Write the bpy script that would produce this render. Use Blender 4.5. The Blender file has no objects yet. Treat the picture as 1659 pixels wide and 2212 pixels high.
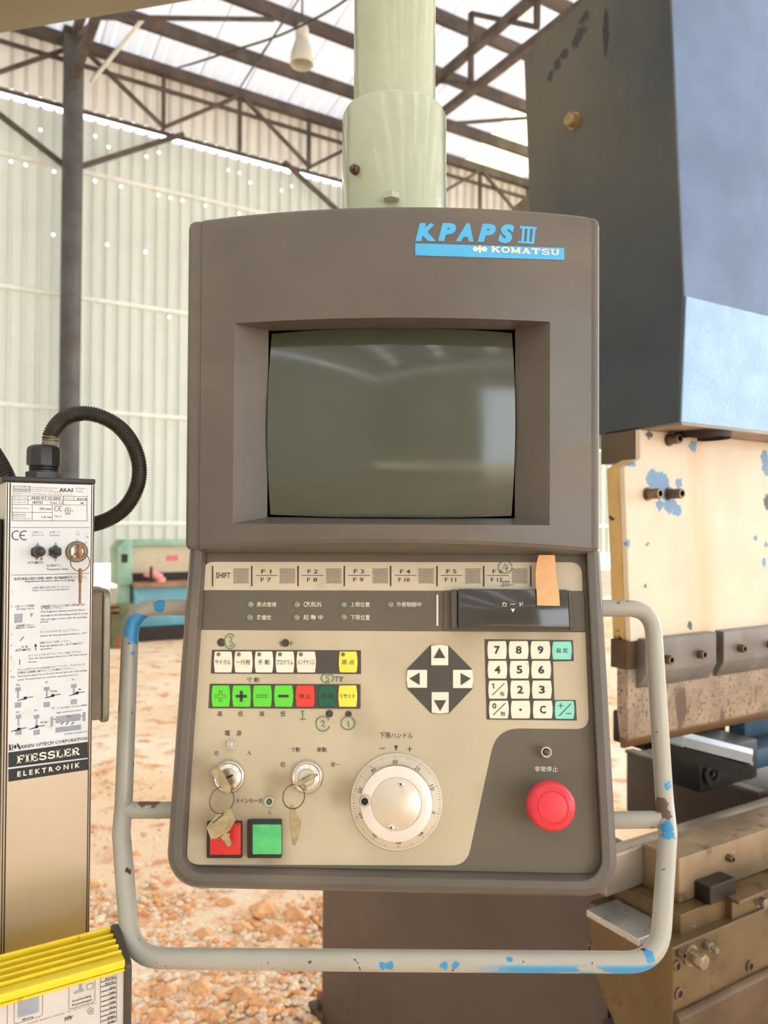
import bpy, bmesh, math, random
from mathutils import Matrix, Vector, noise
random.seed(7)
PI = math.pi
R = math.radians
scene = bpy.context.scene

# ---------------------------------------------------------------- camera
CAMH, HEAD, PITCH, ROLL, FPX = 1.60, 58.6, 1.0, 0.3, 1661.0
cam_data = bpy.data.cameras.new('camera')
cam_data.sensor_fit = 'HORIZONTAL'
cam_data.sensor_width = 36.0
cam_data.lens = 36.0 * FPX / 1659.0
cam_data.clip_start = 0.05
cam_data.clip_end = 400
cam_data.dof.use_dof = True
cam_data.dof.focus_distance = 0.70
cam_data.dof.aperture_fstop = 12.0
cam = bpy.data.objects.new('camera', cam_data)
scene.collection.objects.link(cam)
cam.location = (0, 0, CAMH)
CAMROT = Matrix.Rotation(R(HEAD - 90), 3, 'Z') @ Matrix.Rotation(R(90 + PITCH), 3, 'X') @ Matrix.Rotation(R(ROLL), 3, 'Z')
cam.rotation_euler = CAMROT.to_euler()
scene.camera = cam

# ---------------------------------------------------------------- world: bright hazy daytime sky
world = bpy.data.worlds.new('World')
scene.world = world
world.use_nodes = True
bg = world.node_tree.nodes['Background']
bg.inputs['Color'].default_value = (0.86, 0.94, 1.0, 1)
bg.inputs['Strength'].default_value = 4.8

scene.view_settings.view_transform = 'Standard'
scene.view_settings.look = 'None'
scene.view_settings.gamma = 1.0
scene.view_settings.exposure = 0.13
scene.view_settings.use_curve_mapping = False
scene.cycles.use_denoising = True
scene.cycles.max_bounces = 6
scene.cycles.diffuse_bounces = 4
scene.cycles.adaptive_threshold = 0.02

# ---------------------------------------------------------------- measuring helpers (pixel of the 1659x2212 frame -> point on a real plane)
CAMC = Vector((0, 0, CAMH))
def ray(px, py):
    return CAMROT @ Vector(((px - 829.5) / FPX, -(py - 1106.0) / FPX, -1.0))
def P(px, py, D):
    return CAMC + ray(px, py) * D
def onaxis(ax, px, py, v):
    d = ray(px, py)
    return CAMC + d * ((v - CAMC[ax]) / d[ax])
def onX(px, py, v): return onaxis(0, px, py, v)
def onY(px, py, v): return onaxis(1, px, py, v)
def onZ(px, py, v): return onaxis(2, px, py, v)

# ---------------------------------------------------------------- geometry helpers
class Geo:
    def __init__(s): s.v, s.f = [], []
    def add(s, vf, M=None):
        v, f = vf
        o = len(s.v)
        s.v += [tuple(M @ Vector(p)) for p in v] if M is not None else [tuple(p) for p in v]
        s.f += [tuple(i + o for i in q) for q in f]
        return s
def G(*items, M=None):
    g = Geo()
    for it in items: g.add(it, M)
    return g
def bevel(vf, w, segs=2):
    bm = bmesh.new()
    vs = [bm.verts.new(p) for p in vf[0]]
    for q in vf[1]:
        try: bm.faces.new([vs[i] for i in q])
        except ValueError: pass
    bmesh.ops.recalc_face_normals(bm, faces=bm.faces)
    es = [e for e in bm.edges if len(e.link_faces) == 2 and e.calc_face_angle(0) > 0.5]
    bmesh.ops.bevel(bm, geom=es, offset=w, segments=segs, affect='EDGES', profile=0.5, clamp_overlap=True)
    bm.verts.index_update()
    out = ([tuple(v.co) for v in bm.verts], [tuple(v.index for v in f.verts) for f in bm.faces])
    bm.free()
    return out
def box(x0, x1, y0, y1, z0, z1, b=0, segs=2):
    v = [(x0, y0, z0), (x1, y0, z0), (x1, y1, z0), (x0, y1, z0), (x0, y0, z1), (x1, y0, z1), (x1, y1, z1), (x0, y1, z1)]
    f = [(0, 3, 2, 1), (4, 5, 6, 7), (0, 1, 5, 4), (1, 2, 6, 5), (2, 3, 7, 6), (3, 0, 4, 7)]
    return bevel((v, f), b, segs) if b else (v, f)
def prism(poly, y0, y1, b=0, segs=2):
    """polygon in (x, z), extruded along y"""
    n = len(poly)
    v = [(p[0], y0, p[1]) for p in poly] + [(p[0], y1, p[1]) for p in poly]
    f = [tuple(range(n)), tuple(range(2 * n - 1, n - 1, -1))] + [(i, i + n, (i + 1) % n + n, (i + 1) % n) for i in range(n)]
    return bevel((v, f), b, segs) if b else (v, f)
def xprism(poly, x0, x1, b=0, segs=2):
    """polygon in (y, z), extruded along x"""
    n = len(poly)
    v = [(x0, p[0], p[1]) for p in poly] + [(x1, p[0], p[1]) for p in poly]
    f = [tuple(range(n)), tuple(range(2 * n - 1, n - 1, -1))] + [(i, i + n, (i + 1) % n + n, (i + 1) % n) for i in range(n)]
    return bevel((v, f), b, segs) if b else (v, f)
def flat(poly, y=0):
    return ([(p[0], y, p[1]) for p in poly], [tuple(range(len(poly)))])
def lathe(prof, n=32, cap=True):
    """profile [(r, h)], axis along -y (towards the viewer): h is the distance out of the plane"""
    v, f = [], []
    for r, h in prof:
        v += [(r * math.cos(2 * PI * i / n), -h, r * math.sin(2 * PI * i / n)) for i in range(n)]
    for k in range(len(prof) - 1):
        for i in range(n):
            j = (i + 1) % n
            f.append((k * n + i, k * n + j, (k + 1) * n + j, (k + 1) * n + i))
    if cap:
        f.append(tuple(range(n)))
        f.append(tuple(range((len(prof) - 1) * n, len(prof) * n)))
    return v, f
MZ = Matrix.Rotation(-PI / 2, 4, 'X')      # lathe axis -y -> +z
def zlathe(prof, n=32, cap=True):
    v, f = lathe(prof, n, cap)
    return [tuple(MZ @ Vector(p)) for p in v], f
def fillet(pts, rad, n=6, closed=True):
    out = []
    N = len(pts)
    for i in range(N):
        p = Vector(pts[i])
        r = rad[i] if isinstance(rad, (list, tuple)) else rad
        if r <= 0 or (not closed and i in (0, N - 1)):
            out.append(p); continue
        a = Vector(pts[i - 1]); b = Vector(pts[(i + 1) % N])
        da = (a - p); db = (b - p)
        la, lb = da.length, db.length
        da.normalize(); db.normalize()
        ang = da.angle(db)
        t = min(r / max(math.tan(ang / 2), 1e-4), la * .49, lb * .49)
        s = p + da * t; e = p + db * t
        for k in range(n + 1):
            u = k / n
            out.append(s * (1 - u) ** 2 + p * 2 * u * (1 - u) + e * u * u)
    return out
def rrect(x0, x1, z0, z1, r, n=6):
    rr = r if isinstance(r, (list, tuple)) else [r] * 4
    cs = [(x0 + rr[0], z0 + rr[0], rr[0], PI), (x1 - rr[1], z0 + rr[1], rr[1], 1.5 * PI), (x1 - rr[2], z1 - rr[2], rr[2], 0), (x0 + rr[3], z1 - rr[3], rr[3], .5 * PI)]
    return [(cx + q * math.cos(a + .5 * PI * k / n), cz + q * math.sin(a + .5 * PI * k / n)) for cx, cz, q, a in cs for k in range(n + 1)]
def loft(rings, caps=(False, False)):
    n = len(rings[0]); v = []; f = []
    for r in rings: v += [tuple(p) for p in r]
    for k in range(len(rings) - 1):
        for i in range(n):
            j = (i + 1) % n
            f.append((k * n + i, k * n + j, (k + 1) * n + j, (k + 1) * n + i))
    if caps[0]: f.append(tuple(range(n)))
    if caps[1]: f.append(tuple(range((len(rings) - 1) * n, len(rings) * n)))
    return v, f
def tube(path, rad, n=16, cap=True, closed=False):
    """parallel-transported tube along 3d points; rad may be a list"""
    pts = [Vector(p) for p in path]
    N = len(pts); rings = []
    up = None
    for i in range(N):
        if closed: t = pts[(i + 1) % N] - pts[i - 1]
        else: t = pts[min(i + 1, N - 1)] - pts[max(i - 1, 0)]
        t.normalize()
        if up is None:
            up = Vector((0, 0, 1)) if abs(t.z) < .9 else Vector((1, 0, 0))
        up = (up - t * up.dot(t)).normalized()
        s = t.cross(up)
        r = rad[i] if isinstance(rad, (list, tuple)) else rad
        rings.append([pts[i] + (up * math.cos(2 * PI * k / n) + s * math.sin(2 * PI * k / n)) * r for k in range(n)])
    if closed: rings.append(rings[0])
    return loft(rings, (cap and not closed, cap and not closed))
def bar(a, b, w, h=None):
    """rectangular bar between two points"""
    h = h or w
    a, b = Vector(a), Vector(b)
    t = (b - a).normalized()
    up = Vector((0, 0, 1)) if abs(t.z) < .95 else Vector((0, 1, 0))
    s = t.cross(up).normalized(); up = s.cross(t)
    ring = lambda c: [c + s * w / 2 * i + up * h / 2 * j for i, j in ((-1, -1), (1, -1), (1, 1), (-1, 1))]
    return loft([ring(a), ring(b)], (True, True))
def smoothpath(pts, step):
    """catmull-rom resampling at an even step"""
    pts = [Vector(p) for p in pts]
    q = [pts[0] * 2 - pts[1]] + pts + [pts[-1] * 2 - pts[-2]]
    dense = []
    for i in range(1, len(q) - 2):
        for k in range(24):
            t = k / 24
            a, b, c, d = q[i - 1], q[i], q[i + 1], q[i + 2]
            dense.append(.5 * ((2 * b) + (c - a) * t + (2 * a - 5 * b + 4 * c - d) * t * t + (3 * b - a - 3 * c + d) * t ** 3))
    dense.append(pts[-1])
    out = [dense[0]]; acc = 0
    for i in range(1, len(dense)):
        seg = (dense[i] - dense[i - 1]).length
        while acc + seg >= step:
            t = (step - acc) / seg
            p = dense[i - 1].lerp(dense[i], t)
            out.append(p); dense[i - 1] = p
            seg = (dense[i] - p).length; acc = 0
        acc += seg
    return out
def hexpoly(r, a0=0, n=6, c=(0, 0)):
    return [(c[0] + r * math.cos(a0 + 2 * PI * k / n), c[1] + r * math.sin(a0 + 2 * PI * k / n)) for k in range(n)]

# text and strokes as thin printed shapes in the (x, z) plane
def textgeo(s, bold=0.0, shear=0.0, res=2, space=1.0):
    v, f = textraw(s, bold, shear, res, space)
    if bold and v:                      # an offset outline can throw spikes at sharp corners: rein them in
        v0, _ = textraw(s, 0, shear, res, space)
        lim = bold * 1.6
        cell = max(3 * bold, .01); grid = {}
        for p in v0: grid.setdefault((int(p[0] // cell), int(p[1] // cell)), []).append(p)
        w = []
        for p in v:
            i, j = int(p[0] // cell), int(p[1] // cell)
            near = [q for di in (-1, 0, 1) for dj in (-1, 0, 1) for q in grid.get((i + di, j + dj), ())]
            if near and min((q[0] - p[0]) ** 2 + (q[1] - p[1]) ** 2 for q in near) < (2.6 * bold) ** 2: w.append(p)
            else: w.append(min(v0, key=lambda q: (q[0] - p[0]) ** 2 + (q[1] - p[1]) ** 2))
        v = w
        x0 = min(p[0] for p in v0) - lim; x1 = max(p[0] for p in v0) + lim; y0 = min(p[1] for p in v0) - lim; y1 = max(p[1] for p in v0) + lim
        v = [(min(max(p[0], x0), x1), min(max(p[1], y0), y1)) for p in v]
    return v, f
def textraw(s, bold, shear, res, space):
    c = bpy.data.curves.new('t', 'FONT')
    c.body = s; c.resolution_u = res; c.offset = bold; c.shear = shear; c.space_character = space
    c.fill_mode = 'FRONT'
    o = bpy.data.objects.new('t', c)
    m = bpy.data.meshes.new_from_object(o)
    v = [(p.co.x, p.co.y) for p in m.vertices]
    f = [tuple(p.vertices) for p in m.polygons]
    bpy.data.objects.remove(o); bpy.data.curves.remove(c); bpy.data.meshes.remove(m)
    return v, f
def fit(vf, x0, z0, x1, z1, keep=False):
    v, f = vf
    if not v: return [], []
    a0 = min(p[0] for p in v); a1 = max(p[0] for p in v); b0 = min(p[1] for p in v); b1 = max(p[1] for p in v)
    sx = (x1 - x0) / max(a1 - a0, 1e-6); sz = (z1 - z0) / max(b1 - b0, 1e-6)
    if keep: sx = sz = min(sx, sz)
    cx, cz = (x0 + x1) / 2, (z0 + z1) / 2
    return [((p[0] - (a0 + a1) / 2) * sx + cx, 0.0, (p[1] - (b0 + b1) / 2) * sz + cz) for p in v], f
def stroke(lines, w):
    """polylines -> flat strips of width w, 2d"""
    v, f = [], []
    for ln in lines:
        pts = [Vector(p) for p in ln]
        n = len(pts); o = len(v)
        for i in range(n):
            t = (pts[min(i + 1, n - 1)] - pts[max(i - 1, 0)]).normalized()
            nn = Vector((-t.y, t.x)) * w / 2
            ww = nn
            v += [tuple(pts[i] + ww), tuple(pts[i] - ww)]
        f += [(o + 2 * i, o + 2 * i + 1, o + 2 * i + 3, o + 2 * i + 2) for i in range(n - 1)]
    return v, f
def arcpts(cx, cz, rx, rz, a0, a1, n=20):
    return [(cx + rx * math.cos(R(a0 + (a1 - a0) * k / n)), cz + rz * math.sin(R(a0 + (a1 - a0) * k / n))) for k in range(n + 1)]

# ---------------------------------------------------------------- objects
COL = scene.collection
ROOTM = {}
def root_of(o):
    while o.parent: o = o.parent
    return o
def thing(name, label, cat, M, group=None, kind=None):
    o = bpy.data.objects.new(name, None)
    COL.objects.link(o)
    o.empty_display_size = .05
    o.matrix_world = M
    ROOTM[o.name] = M.copy()
    tag(o, label, cat, group, kind)
    return o
def tag(o, label=None, cat=None, group=None, kind=None):
    if label: o['label'] = label
    if cat: o['category'] = cat
    if group: o['group'] = group
    if kind: o['kind'] = kind
    return o
def obj(name, geo, mat, parent=None, M=None, smooth=35, label=None):
    """geo is in world coordinates (or in those of M); it is stored relative to the thing's root"""
    if isinstance(geo, tuple): geo = G(geo)
    vs = [M @ Vector(p) for p in geo.v] if M is not None else [Vector(p) for p in geo.v]
    loc = Vector((0, 0, 0))
    if parent is not None:
        inv = ROOTM[root_of(parent).name].inverted()
        vs = [inv @ p for p in vs]
    else:
        loc = Vector((sum(p.x for p in vs) / len(vs), sum(p.y for p in vs) / len(vs), min(p.z for p in vs)))
        vs = [p - loc for p in vs]
    me = bpy.data.meshes.new(name)
    me.from_pydata([tuple(p) for p in vs], [], geo.f)
    bm = bmesh.new(); bm.from_mesh(me)
    bmesh.ops.recalc_face_normals(bm, faces=bm.faces)
    bm.to_mesh(me); bm.free()
    if smooth:
        me.polygons.foreach_set('use_smooth', [True] * len(me.polygons))
        me.set_sharp_from_angle(angle=R(smooth))
    me.materials.append(mat)
    o = bpy.data.objects.new(name, me)
    COL.objects.link(o)
    if parent is not None: o.parent = parent
    else:
        o.location = loc
        ROOTM[o.name] = Matrix.Translation(loc)
    if label: o['label'] = label
    return o
def copyobj(o, loc, parent=None):
    c = o.copy(); COL.objects.link(c); c.location = loc
    if parent is not None: c.parent = parent
    return c

# ---------------------------------------------------------------- materials
def lin(c):
    return tuple((x / 255 / 12.92) if x / 255 <= .04045 else ((x / 255 + .055) / 1.055) ** 2.4 for x in c)
class NT:
    def __init__(s, name):
        s.m = bpy.data.materials.new(name); s.m.use_nodes = True
        s.t = s.m.node_tree; s.b = s.t.nodes['Principled BSDF']; s.out = s.t.nodes['Material Output']
        s.tc = s.t.nodes.new('ShaderNodeTexCoord').outputs['Object']
    def link(s, a, b): s.t.links.new(a, b)
    def val(s, sock, v):
        if isinstance(v, bpy.types.NodeSocket): s.link(v, sock)
        else: sock.default_value = v
    def mapping(s, scale, loc=(0, 0, 0)):
        n = s.t.nodes.new('ShaderNodeMapping'); s.link(s.tc, n.inputs[0])
        n.inputs['Scale'].default_value = scale; n.inputs['Location'].default_value = loc
        return n.outputs[0]
    def noise(s, scale, stretch=(1, 1, 1), detail=4, loc=(0, 0, 0), rough=.55):
        n = s.t.nodes.new('ShaderNodeTexNoise')
        s.link(s.mapping(stretch, loc), n.inputs['Vector'])
        n.inputs['Scale'].default_value = scale; n.inputs['Detail'].default_value = detail; n.inputs['Roughness'].default_value = rough
        return n.outputs['Fac']
    def math(s, op, a, b=0.0, c=None, clamp=False):
        n = s.t.nodes.new('ShaderNodeMath'); n.operation = op; n.use_clamp = clamp
        s.val(n.inputs[0], a); s.val(n.inputs[1], b)
        if c is not None: s.val(n.inputs[2], c)
        return n.outputs[0]
    def step(s, x, lo, hi):
        n = s.t.nodes.new('ShaderNodeMapRange'); n.interpolation_type = 'SMOOTHSTEP'
        s.val(n.inputs['Value'], x); n.inputs['From Min'].default_value = lo; n.inputs['From Max'].default_value = hi
        return n.outputs[0]
    def mix(s, f, a, b):
        n = s.t.nodes.new('ShaderNodeMix'); n.data_type = 'RGBA'
        s.val(n.inputs[0], f); s.val(n.inputs[6], a if not isinstance(a, tuple) else (*a, 1)); s.val(n.inputs[7], b if not isinstance(b, tuple) else (*b, 1))
        return n.outputs[2]
    def mixf(s, f, a, b):
        n = s.t.nodes.new('ShaderNodeMix'); n.data_type = 'FLOAT'
        s.val(n.inputs[0], f); s.val(n.inputs[2], a); s.val(n.inputs[3], b)
        return n.outputs[0]
    def sep(s):
        n = s.t.nodes.new('ShaderNodeSeparateXYZ'); s.link(s.tc, n.inputs[0]); return n.outputs
    def blob(s, c, r, amp, nscale, soft=.06, squash=(1, 1, 1)):
        """an irregular patch round the point c"""
        d = s.t.nodes.new('ShaderNodeVectorMath'); d.operation = 'SUBTRACT'; s.link(s.tc, d.inputs[0]); d.inputs[1].default_value = c
        e = s.t.nodes.new('ShaderNodeVectorMath'); e.operation = 'MULTIPLY'; s.link(d.outputs[0], e.inputs[0]); e.inputs[1].default_value = squash
        l = s.t.nodes.new('ShaderNodeVectorMath'); l.operation = 'LENGTH'; s.link(e.outputs[0], l.inputs[0])
        q = s.math('MULTIPLY_ADD', s.noise(nscale, loc=c), amp, l.outputs['Value'])
        return s.math('SUBTRACT', 1.0, s.step(q, r + amp * .5 - soft * r, r + amp * .5 + soft * r))
    def bump(s, h, strength, dist=.001):
        n = s.t.nodes.new('ShaderNodeBump'); s.link(h, n.inputs['Height'])
        n.inputs['Strength'].default_value = strength; n.inputs['Distance'].default_value = dist
        s.link(n.outputs[0], s.b.inputs['Normal'])
def pm(name, col, rough=.5, metal=0, var=.08, scale=14, bump=0, bscale=250, bdist=.001, spec=.5, coat=0, layers=(), raw=False, detail=4, vstretch=(1, 1, 1)):
    """principled material: base colour with noise variation + layers (mask builder, colour, roughness, metal)"""
    m = NT(name)
    c = col if raw else lin(col)
    lo = tuple(x * (1 - var) for x in c); hi = tuple(min(1, x * (1 + var)) for x in c)
    col_s = m.mix(m.step(m.noise(scale, vstretch, detail), .3, .7), lo, hi)
    rg = m.mixf(m.noise(scale * 2.3, vstretch, detail, (3, 1, 2)), max(rough - .12, .02), min(rough + .12, 1))
    mt = metal
    for ly in layers:
        k = ly[0](m)
        col_s = m.mix(k, col_s, lin(ly[1]))
        if len(ly) > 2 and ly[2] is not None: rg = m.mixf(k, rg, ly[2])
        if len(ly) > 3: mt = m.mixf(k, mt, ly[3])
    m.link(col_s, m.b.inputs['Base Color'])
    m.val(m.b.inputs['Roughness'], rg); m.val(m.b.inputs['Metallic'], mt)
    m.b.inputs['Specular IOR Level'].default_value = spec
    m.b.inputs['Coat Weight'].default_value = coat
    m.b.inputs['Coat Roughness'].default_value = .08
    if bump: m.bump(m.noise(bscale, (1, 1, 1), 3, (5, 5, 5)), bump, bdist)
    return m.m
def nmask(scale, lo, hi, stretch=(1, 1, 1), loc=(0, 0, 0), detail=5):
    return lambda m: m.step(m.noise(scale, stretch, detail, loc), lo, hi)
def both(a, b):
    return lambda m: m.math('MULTIPLY', a(m), b(m))
def axis_range(ax, lo, hi):
    return lambda m: m.step(m.sep()[ax], lo, hi)
def blobs(lst, amp, ns, soft=.08):
    def fn(m):
        k = None
        for c, r in lst:
            b = m.blob(tuple(c), r, amp, ns, soft)
            k = b if k is None else m.math('MAXIMUM', k, b)
        return k
    return fn
def translucent(name, col, trans, fac, var=.06, scale=2, stretch=(1, 1, 1), rough=.5):
    """thin sheet that lets part of the daylight through"""
    m = NT(name)
    c = lin(col)
    cs = m.mix(m.step(m.noise(scale, stretch), .3, .7), tuple(x * (1 - var) for x in c), tuple(min(1, x * (1 + var)) for x in c))
    m.link(cs, m.b.inputs['Base Color']); m.b.inputs['Roughness'].default_value = rough
    t = m.t.nodes.new('ShaderNodeBsdfTranslucent'); t.inputs[0].default_value = (*lin(trans), 1)
    x = m.t.nodes.new('ShaderNodeMixShader'); x.inputs[0].default_value = fac
    m.link(m.b.outputs[0], x.inputs[1]); m.link(t.outputs[0], x.inputs[2]); m.link(x.outputs[0], m.out.inputs[0])
    return m.m

# ================================================================ THE HALL
WALLY = 12.78
ROOF0, SLOPE = 9.15, 0.20
RIDGE, FRONTY = -1.0, -14.78
def roofz(y): return ROOF0 + SLOPE * (WALLY - RIDGE) - SLOPE * abs(y - RIDGE)
m_ground = NT('red_dirt')
def build_ground_mat(m):
    n1 = m.noise(.7, (1, 1, 1), 6); n2 = m.noise(6, (1, 1, 1), 6, (2, 7, 1)); n3 = m.noise(45, (1, 1, 1), 4, (1, 3, 9))
    c = m.mix(m.step(n1, .35, .65), lin((250, 212, 170)), lin((255, 236, 210)))
    c = m.mix(m.step(n2, .5, .68), c, lin((226, 158, 106)))
    c = m.mix(m.step(n3, .58, .72), c, lin((250, 228, 200)))
    m.link(c, m.b.inputs['Base Color']); m.b.inputs['Roughness'].default_value = .95; m.b.inputs['Specular IOR Level'].default_value = .1
    m.bump(m.math('ADD', n2, m.math('MULTIPLY', n3, .5)), .8, .03)
build_ground_mat(m_ground)
m_wall = translucent('ribbed_wall_sheet', (204, 205, 197), (226, 228, 216), .09, .05, 1.2)  # translucency added so the metal wall sheets glow with daylight
m_roof = translucent('ribbed_roof_sheet', (226, 226, 228), (236, 236, 242), .145, .08, .5)  # metal roof sheets given added translucency, a glow that brightens the hall
m_sky = translucent('yellow_fibreglass_sheet', (235, 230, 170), (245, 240, 200), .6, .1, 3)
m_clearsheet = translucent('clear_skylight_sheet', (235, 235, 225), (255, 252, 245), .9, .05, 3)
m_upper = translucent('weathered_upper_sheet', (196, 189, 180), (232, 225, 212), .15, .2, 1.6, (1, 1, .3))
m_steel = pm('rusty_brown_steel', (90, 79, 72), .7, 0, .3, 3, layers=[(nmask(5, .58, .72), (122, 88, 66), .85)])
m_col = pm('grey_column_steel', (88, 85, 82), .55, 0, .25, 3, layers=[(nmask(4, .58, .75, (1, 1, .3)), (110, 82, 66), .8)])
m_girt = pm('cream_angle_iron', (240, 240, 230), .6, 0, .08, 4)
m_conc = pm('plinth_concrete', (196, 182, 164), .9, 0, .15, 5)
m_wire = pm('dark_wire', (70, 64, 60), .7)

# ground
def ground():
    g = Geo()
    xs = [-40, -14, -6] + [-3 + .12 * i for i in range(0, 84)] + [7.5, 8.5, 10, 13, 20, 50]
    ys = [-40, -12, -4, -1] + [.2 + .12 * i for i in range(0, 62)] + [8, 8.6, 9.4, 10.4, 11.4, 12.4, 13.4, 20, 40, 80]
    for y in ys:
        for x in xs:
            near = 1.0 if -3 < x < 8 and 0 < y < 9 else .4
            h = noise.noise(Vector((x * .8, y * .8, 3))) * .05 + noise.noise(Vector((x * 3, y * 3, 1))) * .022 + noise.noise(Vector((x * 9, y * 9, 7))) * .012
            g.v.append((x, y, h * near - .03))
    n = len(xs)
    for j in range(len(ys) - 1):
        for i in range(n - 1):
            g.f.append((j * n + i, j * n + i + 1, (j + 1) * n + i + 1, (j + 1) * n + i))
    o = obj('floor', g, m_ground.m, smooth=80)
    tag(o, 'bare red and pale orange dirt ground of the hall', None, kind='structure')
    return o
ground()

# ribbed sheets ------------------------------------------------------
def rib_profile(nr, pitch, depth):
    pts = []
    for k in range(nr):
        x = k * pitch
        pts += [(x, 0), (x + pitch * .66, 0), (x + pitch * .69, depth), (x + pitch * .93, depth)]
    pts.append((nr * pitch + .02, 0))
    return pts
def wall_sheet(holes, z0, z1, nr=4, pitch=.2, depth=.07, jag=0.0, rng=None):
    """vertical ribbed sheet in the xz plane, ribs toward -y; holes = [(rib index, z)] worn nail holes"""
    pr = rib_profile(nr, pitch, depth)
    g = Geo()
    hr = .034
    for s in range(len(pr) - 1):
        (xa, da), (xb, db) = pr[s], pr[s + 1]
        crest = da == depth and db == depth
        hz = sorted(z for r, z in holes if crest and r == s // 4)
        z = z0
        def quad(za, zb):
            o = len(g.v); g.v += [(xa, -da, za), (xb, -db, za), (xb, -db, zb), (xa, -da, zb)]; g.f.append((o, o + 1, o + 2, o + 3))
        for h in hz:
            hh = (xb - xa) / 2 + .006
            quad(z, h - hh)
            cx = (xa + xb) / 2
            o = len(g.v); n = 8; rr = min(hr, (xb - xa) / 2 * .96)
            sq = [(1, 0), (1, 1), (0, 1), (-1, 1), (-1, 0), (-1, -1), (0, -1), (1, -1)]
            for k in range(n):
                g.v.append((cx + sq[k][0] * (xb - xa) / 2, -da, h + sq[k][1] * hh))
            for k in range(n):
                a = 2 * PI * k / n
                g.v.append((cx + rr * math.cos(a), -da, h + rr * math.sin(a)))
            for k in range(n):
                j = (k + 1) % n
                g.f.append((o + k, o + j, o + n + j, o + n + k))
            z = h + hh
        quad(z, z1)
    return g
def mesh_of(name, g, mat):
    me = bpy.data.meshes.new(name); me.from_pydata(g.v, [], g.f); me.materials.append(mat); return me
GIRT = [1.62, 3.38, 5.14, 7.13]
SHEET_LO, SHEET_HI = .97, 8.0
wall = obj('wall_back', G(box(-12, 21, WALLY, WALLY + .2, -.1, .58)), m_conc)
tag(wall, 'low concrete plinth and ribbed pale sheet wall at the far side', None, kind='structure')
rng = random.Random(4)
variants = []
for k in range(5):
    hs = []
    for r in range(4):
        for z in GIRT:
            pr = {1.62: .03, 3.38: .05, 5.14: .06, 7.13: .62}[z]
            if rng.random() < pr: hs.append((r, z - .1))
        if rng.random() < .3: hs.append((r, 7.62 + rng.choice([0, .12])))
        if rng.random() < .15: hs.append((r, 6.05))
    variants.append(mesh_of('cladding_sheet', wall_sheet(hs, SHEET_LO, SHEET_HI), m_wall))
upv = mesh_of('upper_sheet', wall_sheet([], 8.15, ROOF0 + .05), m_upper)
def child_mesh(name, me, parent, loc):
    o = bpy.data.objects.new(name, me); COL.objects.link(o); o.parent = parent
    o.location = Vector(loc) - ROOTM[root_of(parent).name].translation
    return o
for i in range(41):
    child_mesh('cladding_sheet', variants[(i * 3 + i // 5) % 5], wall, (-12 + .8 * i, WALLY - .01 + .004 * (i % 2), 0))
    child_mesh('upper_sheet', upv, wall, (-12 + .8 * i, WALLY + .04 + .004 * (i % 2), 0))
for z in GIRT:
    obj('girt', G(box(-12, 20.6, WALLY - .10, WALLY - .05, z - .03, z + .03)), m_girt, wall)

# opposite wall of the hall, behind the camera: same sheeting, a slot under the eave and an open bay
wf = obj('wall_front', G(box(-12.1, -3.0, FRONTY - .2, FRONTY, -.1, .58), box(12.4, 21, FRONTY - .2, FRONTY, -.1, .58)), m_conc)
tag(wf, 'ribbed pale sheet wall with a wide open bay behind the viewer', None, kind='structure')
for i in range(41):
    x = -12.0 + .8 * i
    if -3 < x + .4 < 12.4: continue
    child_mesh('cladding_sheet', variants[(i * 2) % 5], wf, (x, FRONTY + .02, 0))
upper_lo = mesh_of('lintel_sheet', wall_sheet([], 6.2, 8.0), m_wall)
for i in range(41):
    x = -12.0 + .8 * i
    if -3 < x + .4 < 12.4: child_mesh('lintel_sheet', upper_lo, wf, (x, FRONTY + .02, 0))
    child_mesh('upper_sheet', upv, wf, (x, FRONTY - .04, 0))

# unseen wall added at the far left to shade that side of the hall
g = Geo()
pr = rib_profile(145, .2, .035)
for s in range(len(pr) - 1):
    (a, da), (b, db) = pr[s], pr[s + 1]
    if a > WALLY - FRONTY: break
    if b <= a: continue
    for za, zc_, zd in ((0, 8.0, 8.0), (8.2, roofz(WALLY - b), roofz(WALLY - a))):
        o = len(g.v)
        g.v += [(-12 + da, WALLY - a, za), (-12 + db, WALLY - b, za), (-12 + db, WALLY - b, zc_), (-12 + da, WALLY - a, zd)]
        g.f.append((o, o + 1, o + 2, o + 3))
tag(obj('added_wall_left', g, m_wall, smooth=0), 'unseen ribbed pale sheet wall added at the far left to shade the hall', None, kind='structure')

# columns -------------------------------------------------------------
COLX = [-3.3, 1.97, 7.28, 12.6, 17.9]
for i, x in enumerate(COLX):
    cg = G(tube([(x, WALLY - .44, -.05), (x, WALLY - .44, ROOF0 - .1)], .15, 20), box(x - .22, x + .22, WALLY - .64, WALLY - .2, -.05, .03), box(x - .17, x + .17, WALLY - .6, WALLY - .24, ROOF0 - .16, ROOF0 - .1))
    lab = {1: 'round grey steel column left of the console in front of the ribbed wall'}.get(i, None)
    if i in (0, 4): continue
    tag(obj('steel_column', cg, m_col), lab or ['', '', 'round grey steel column hidden behind the console support pole', 'round grey steel column at the far wall behind the blue machine'][i], 'column')

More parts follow.
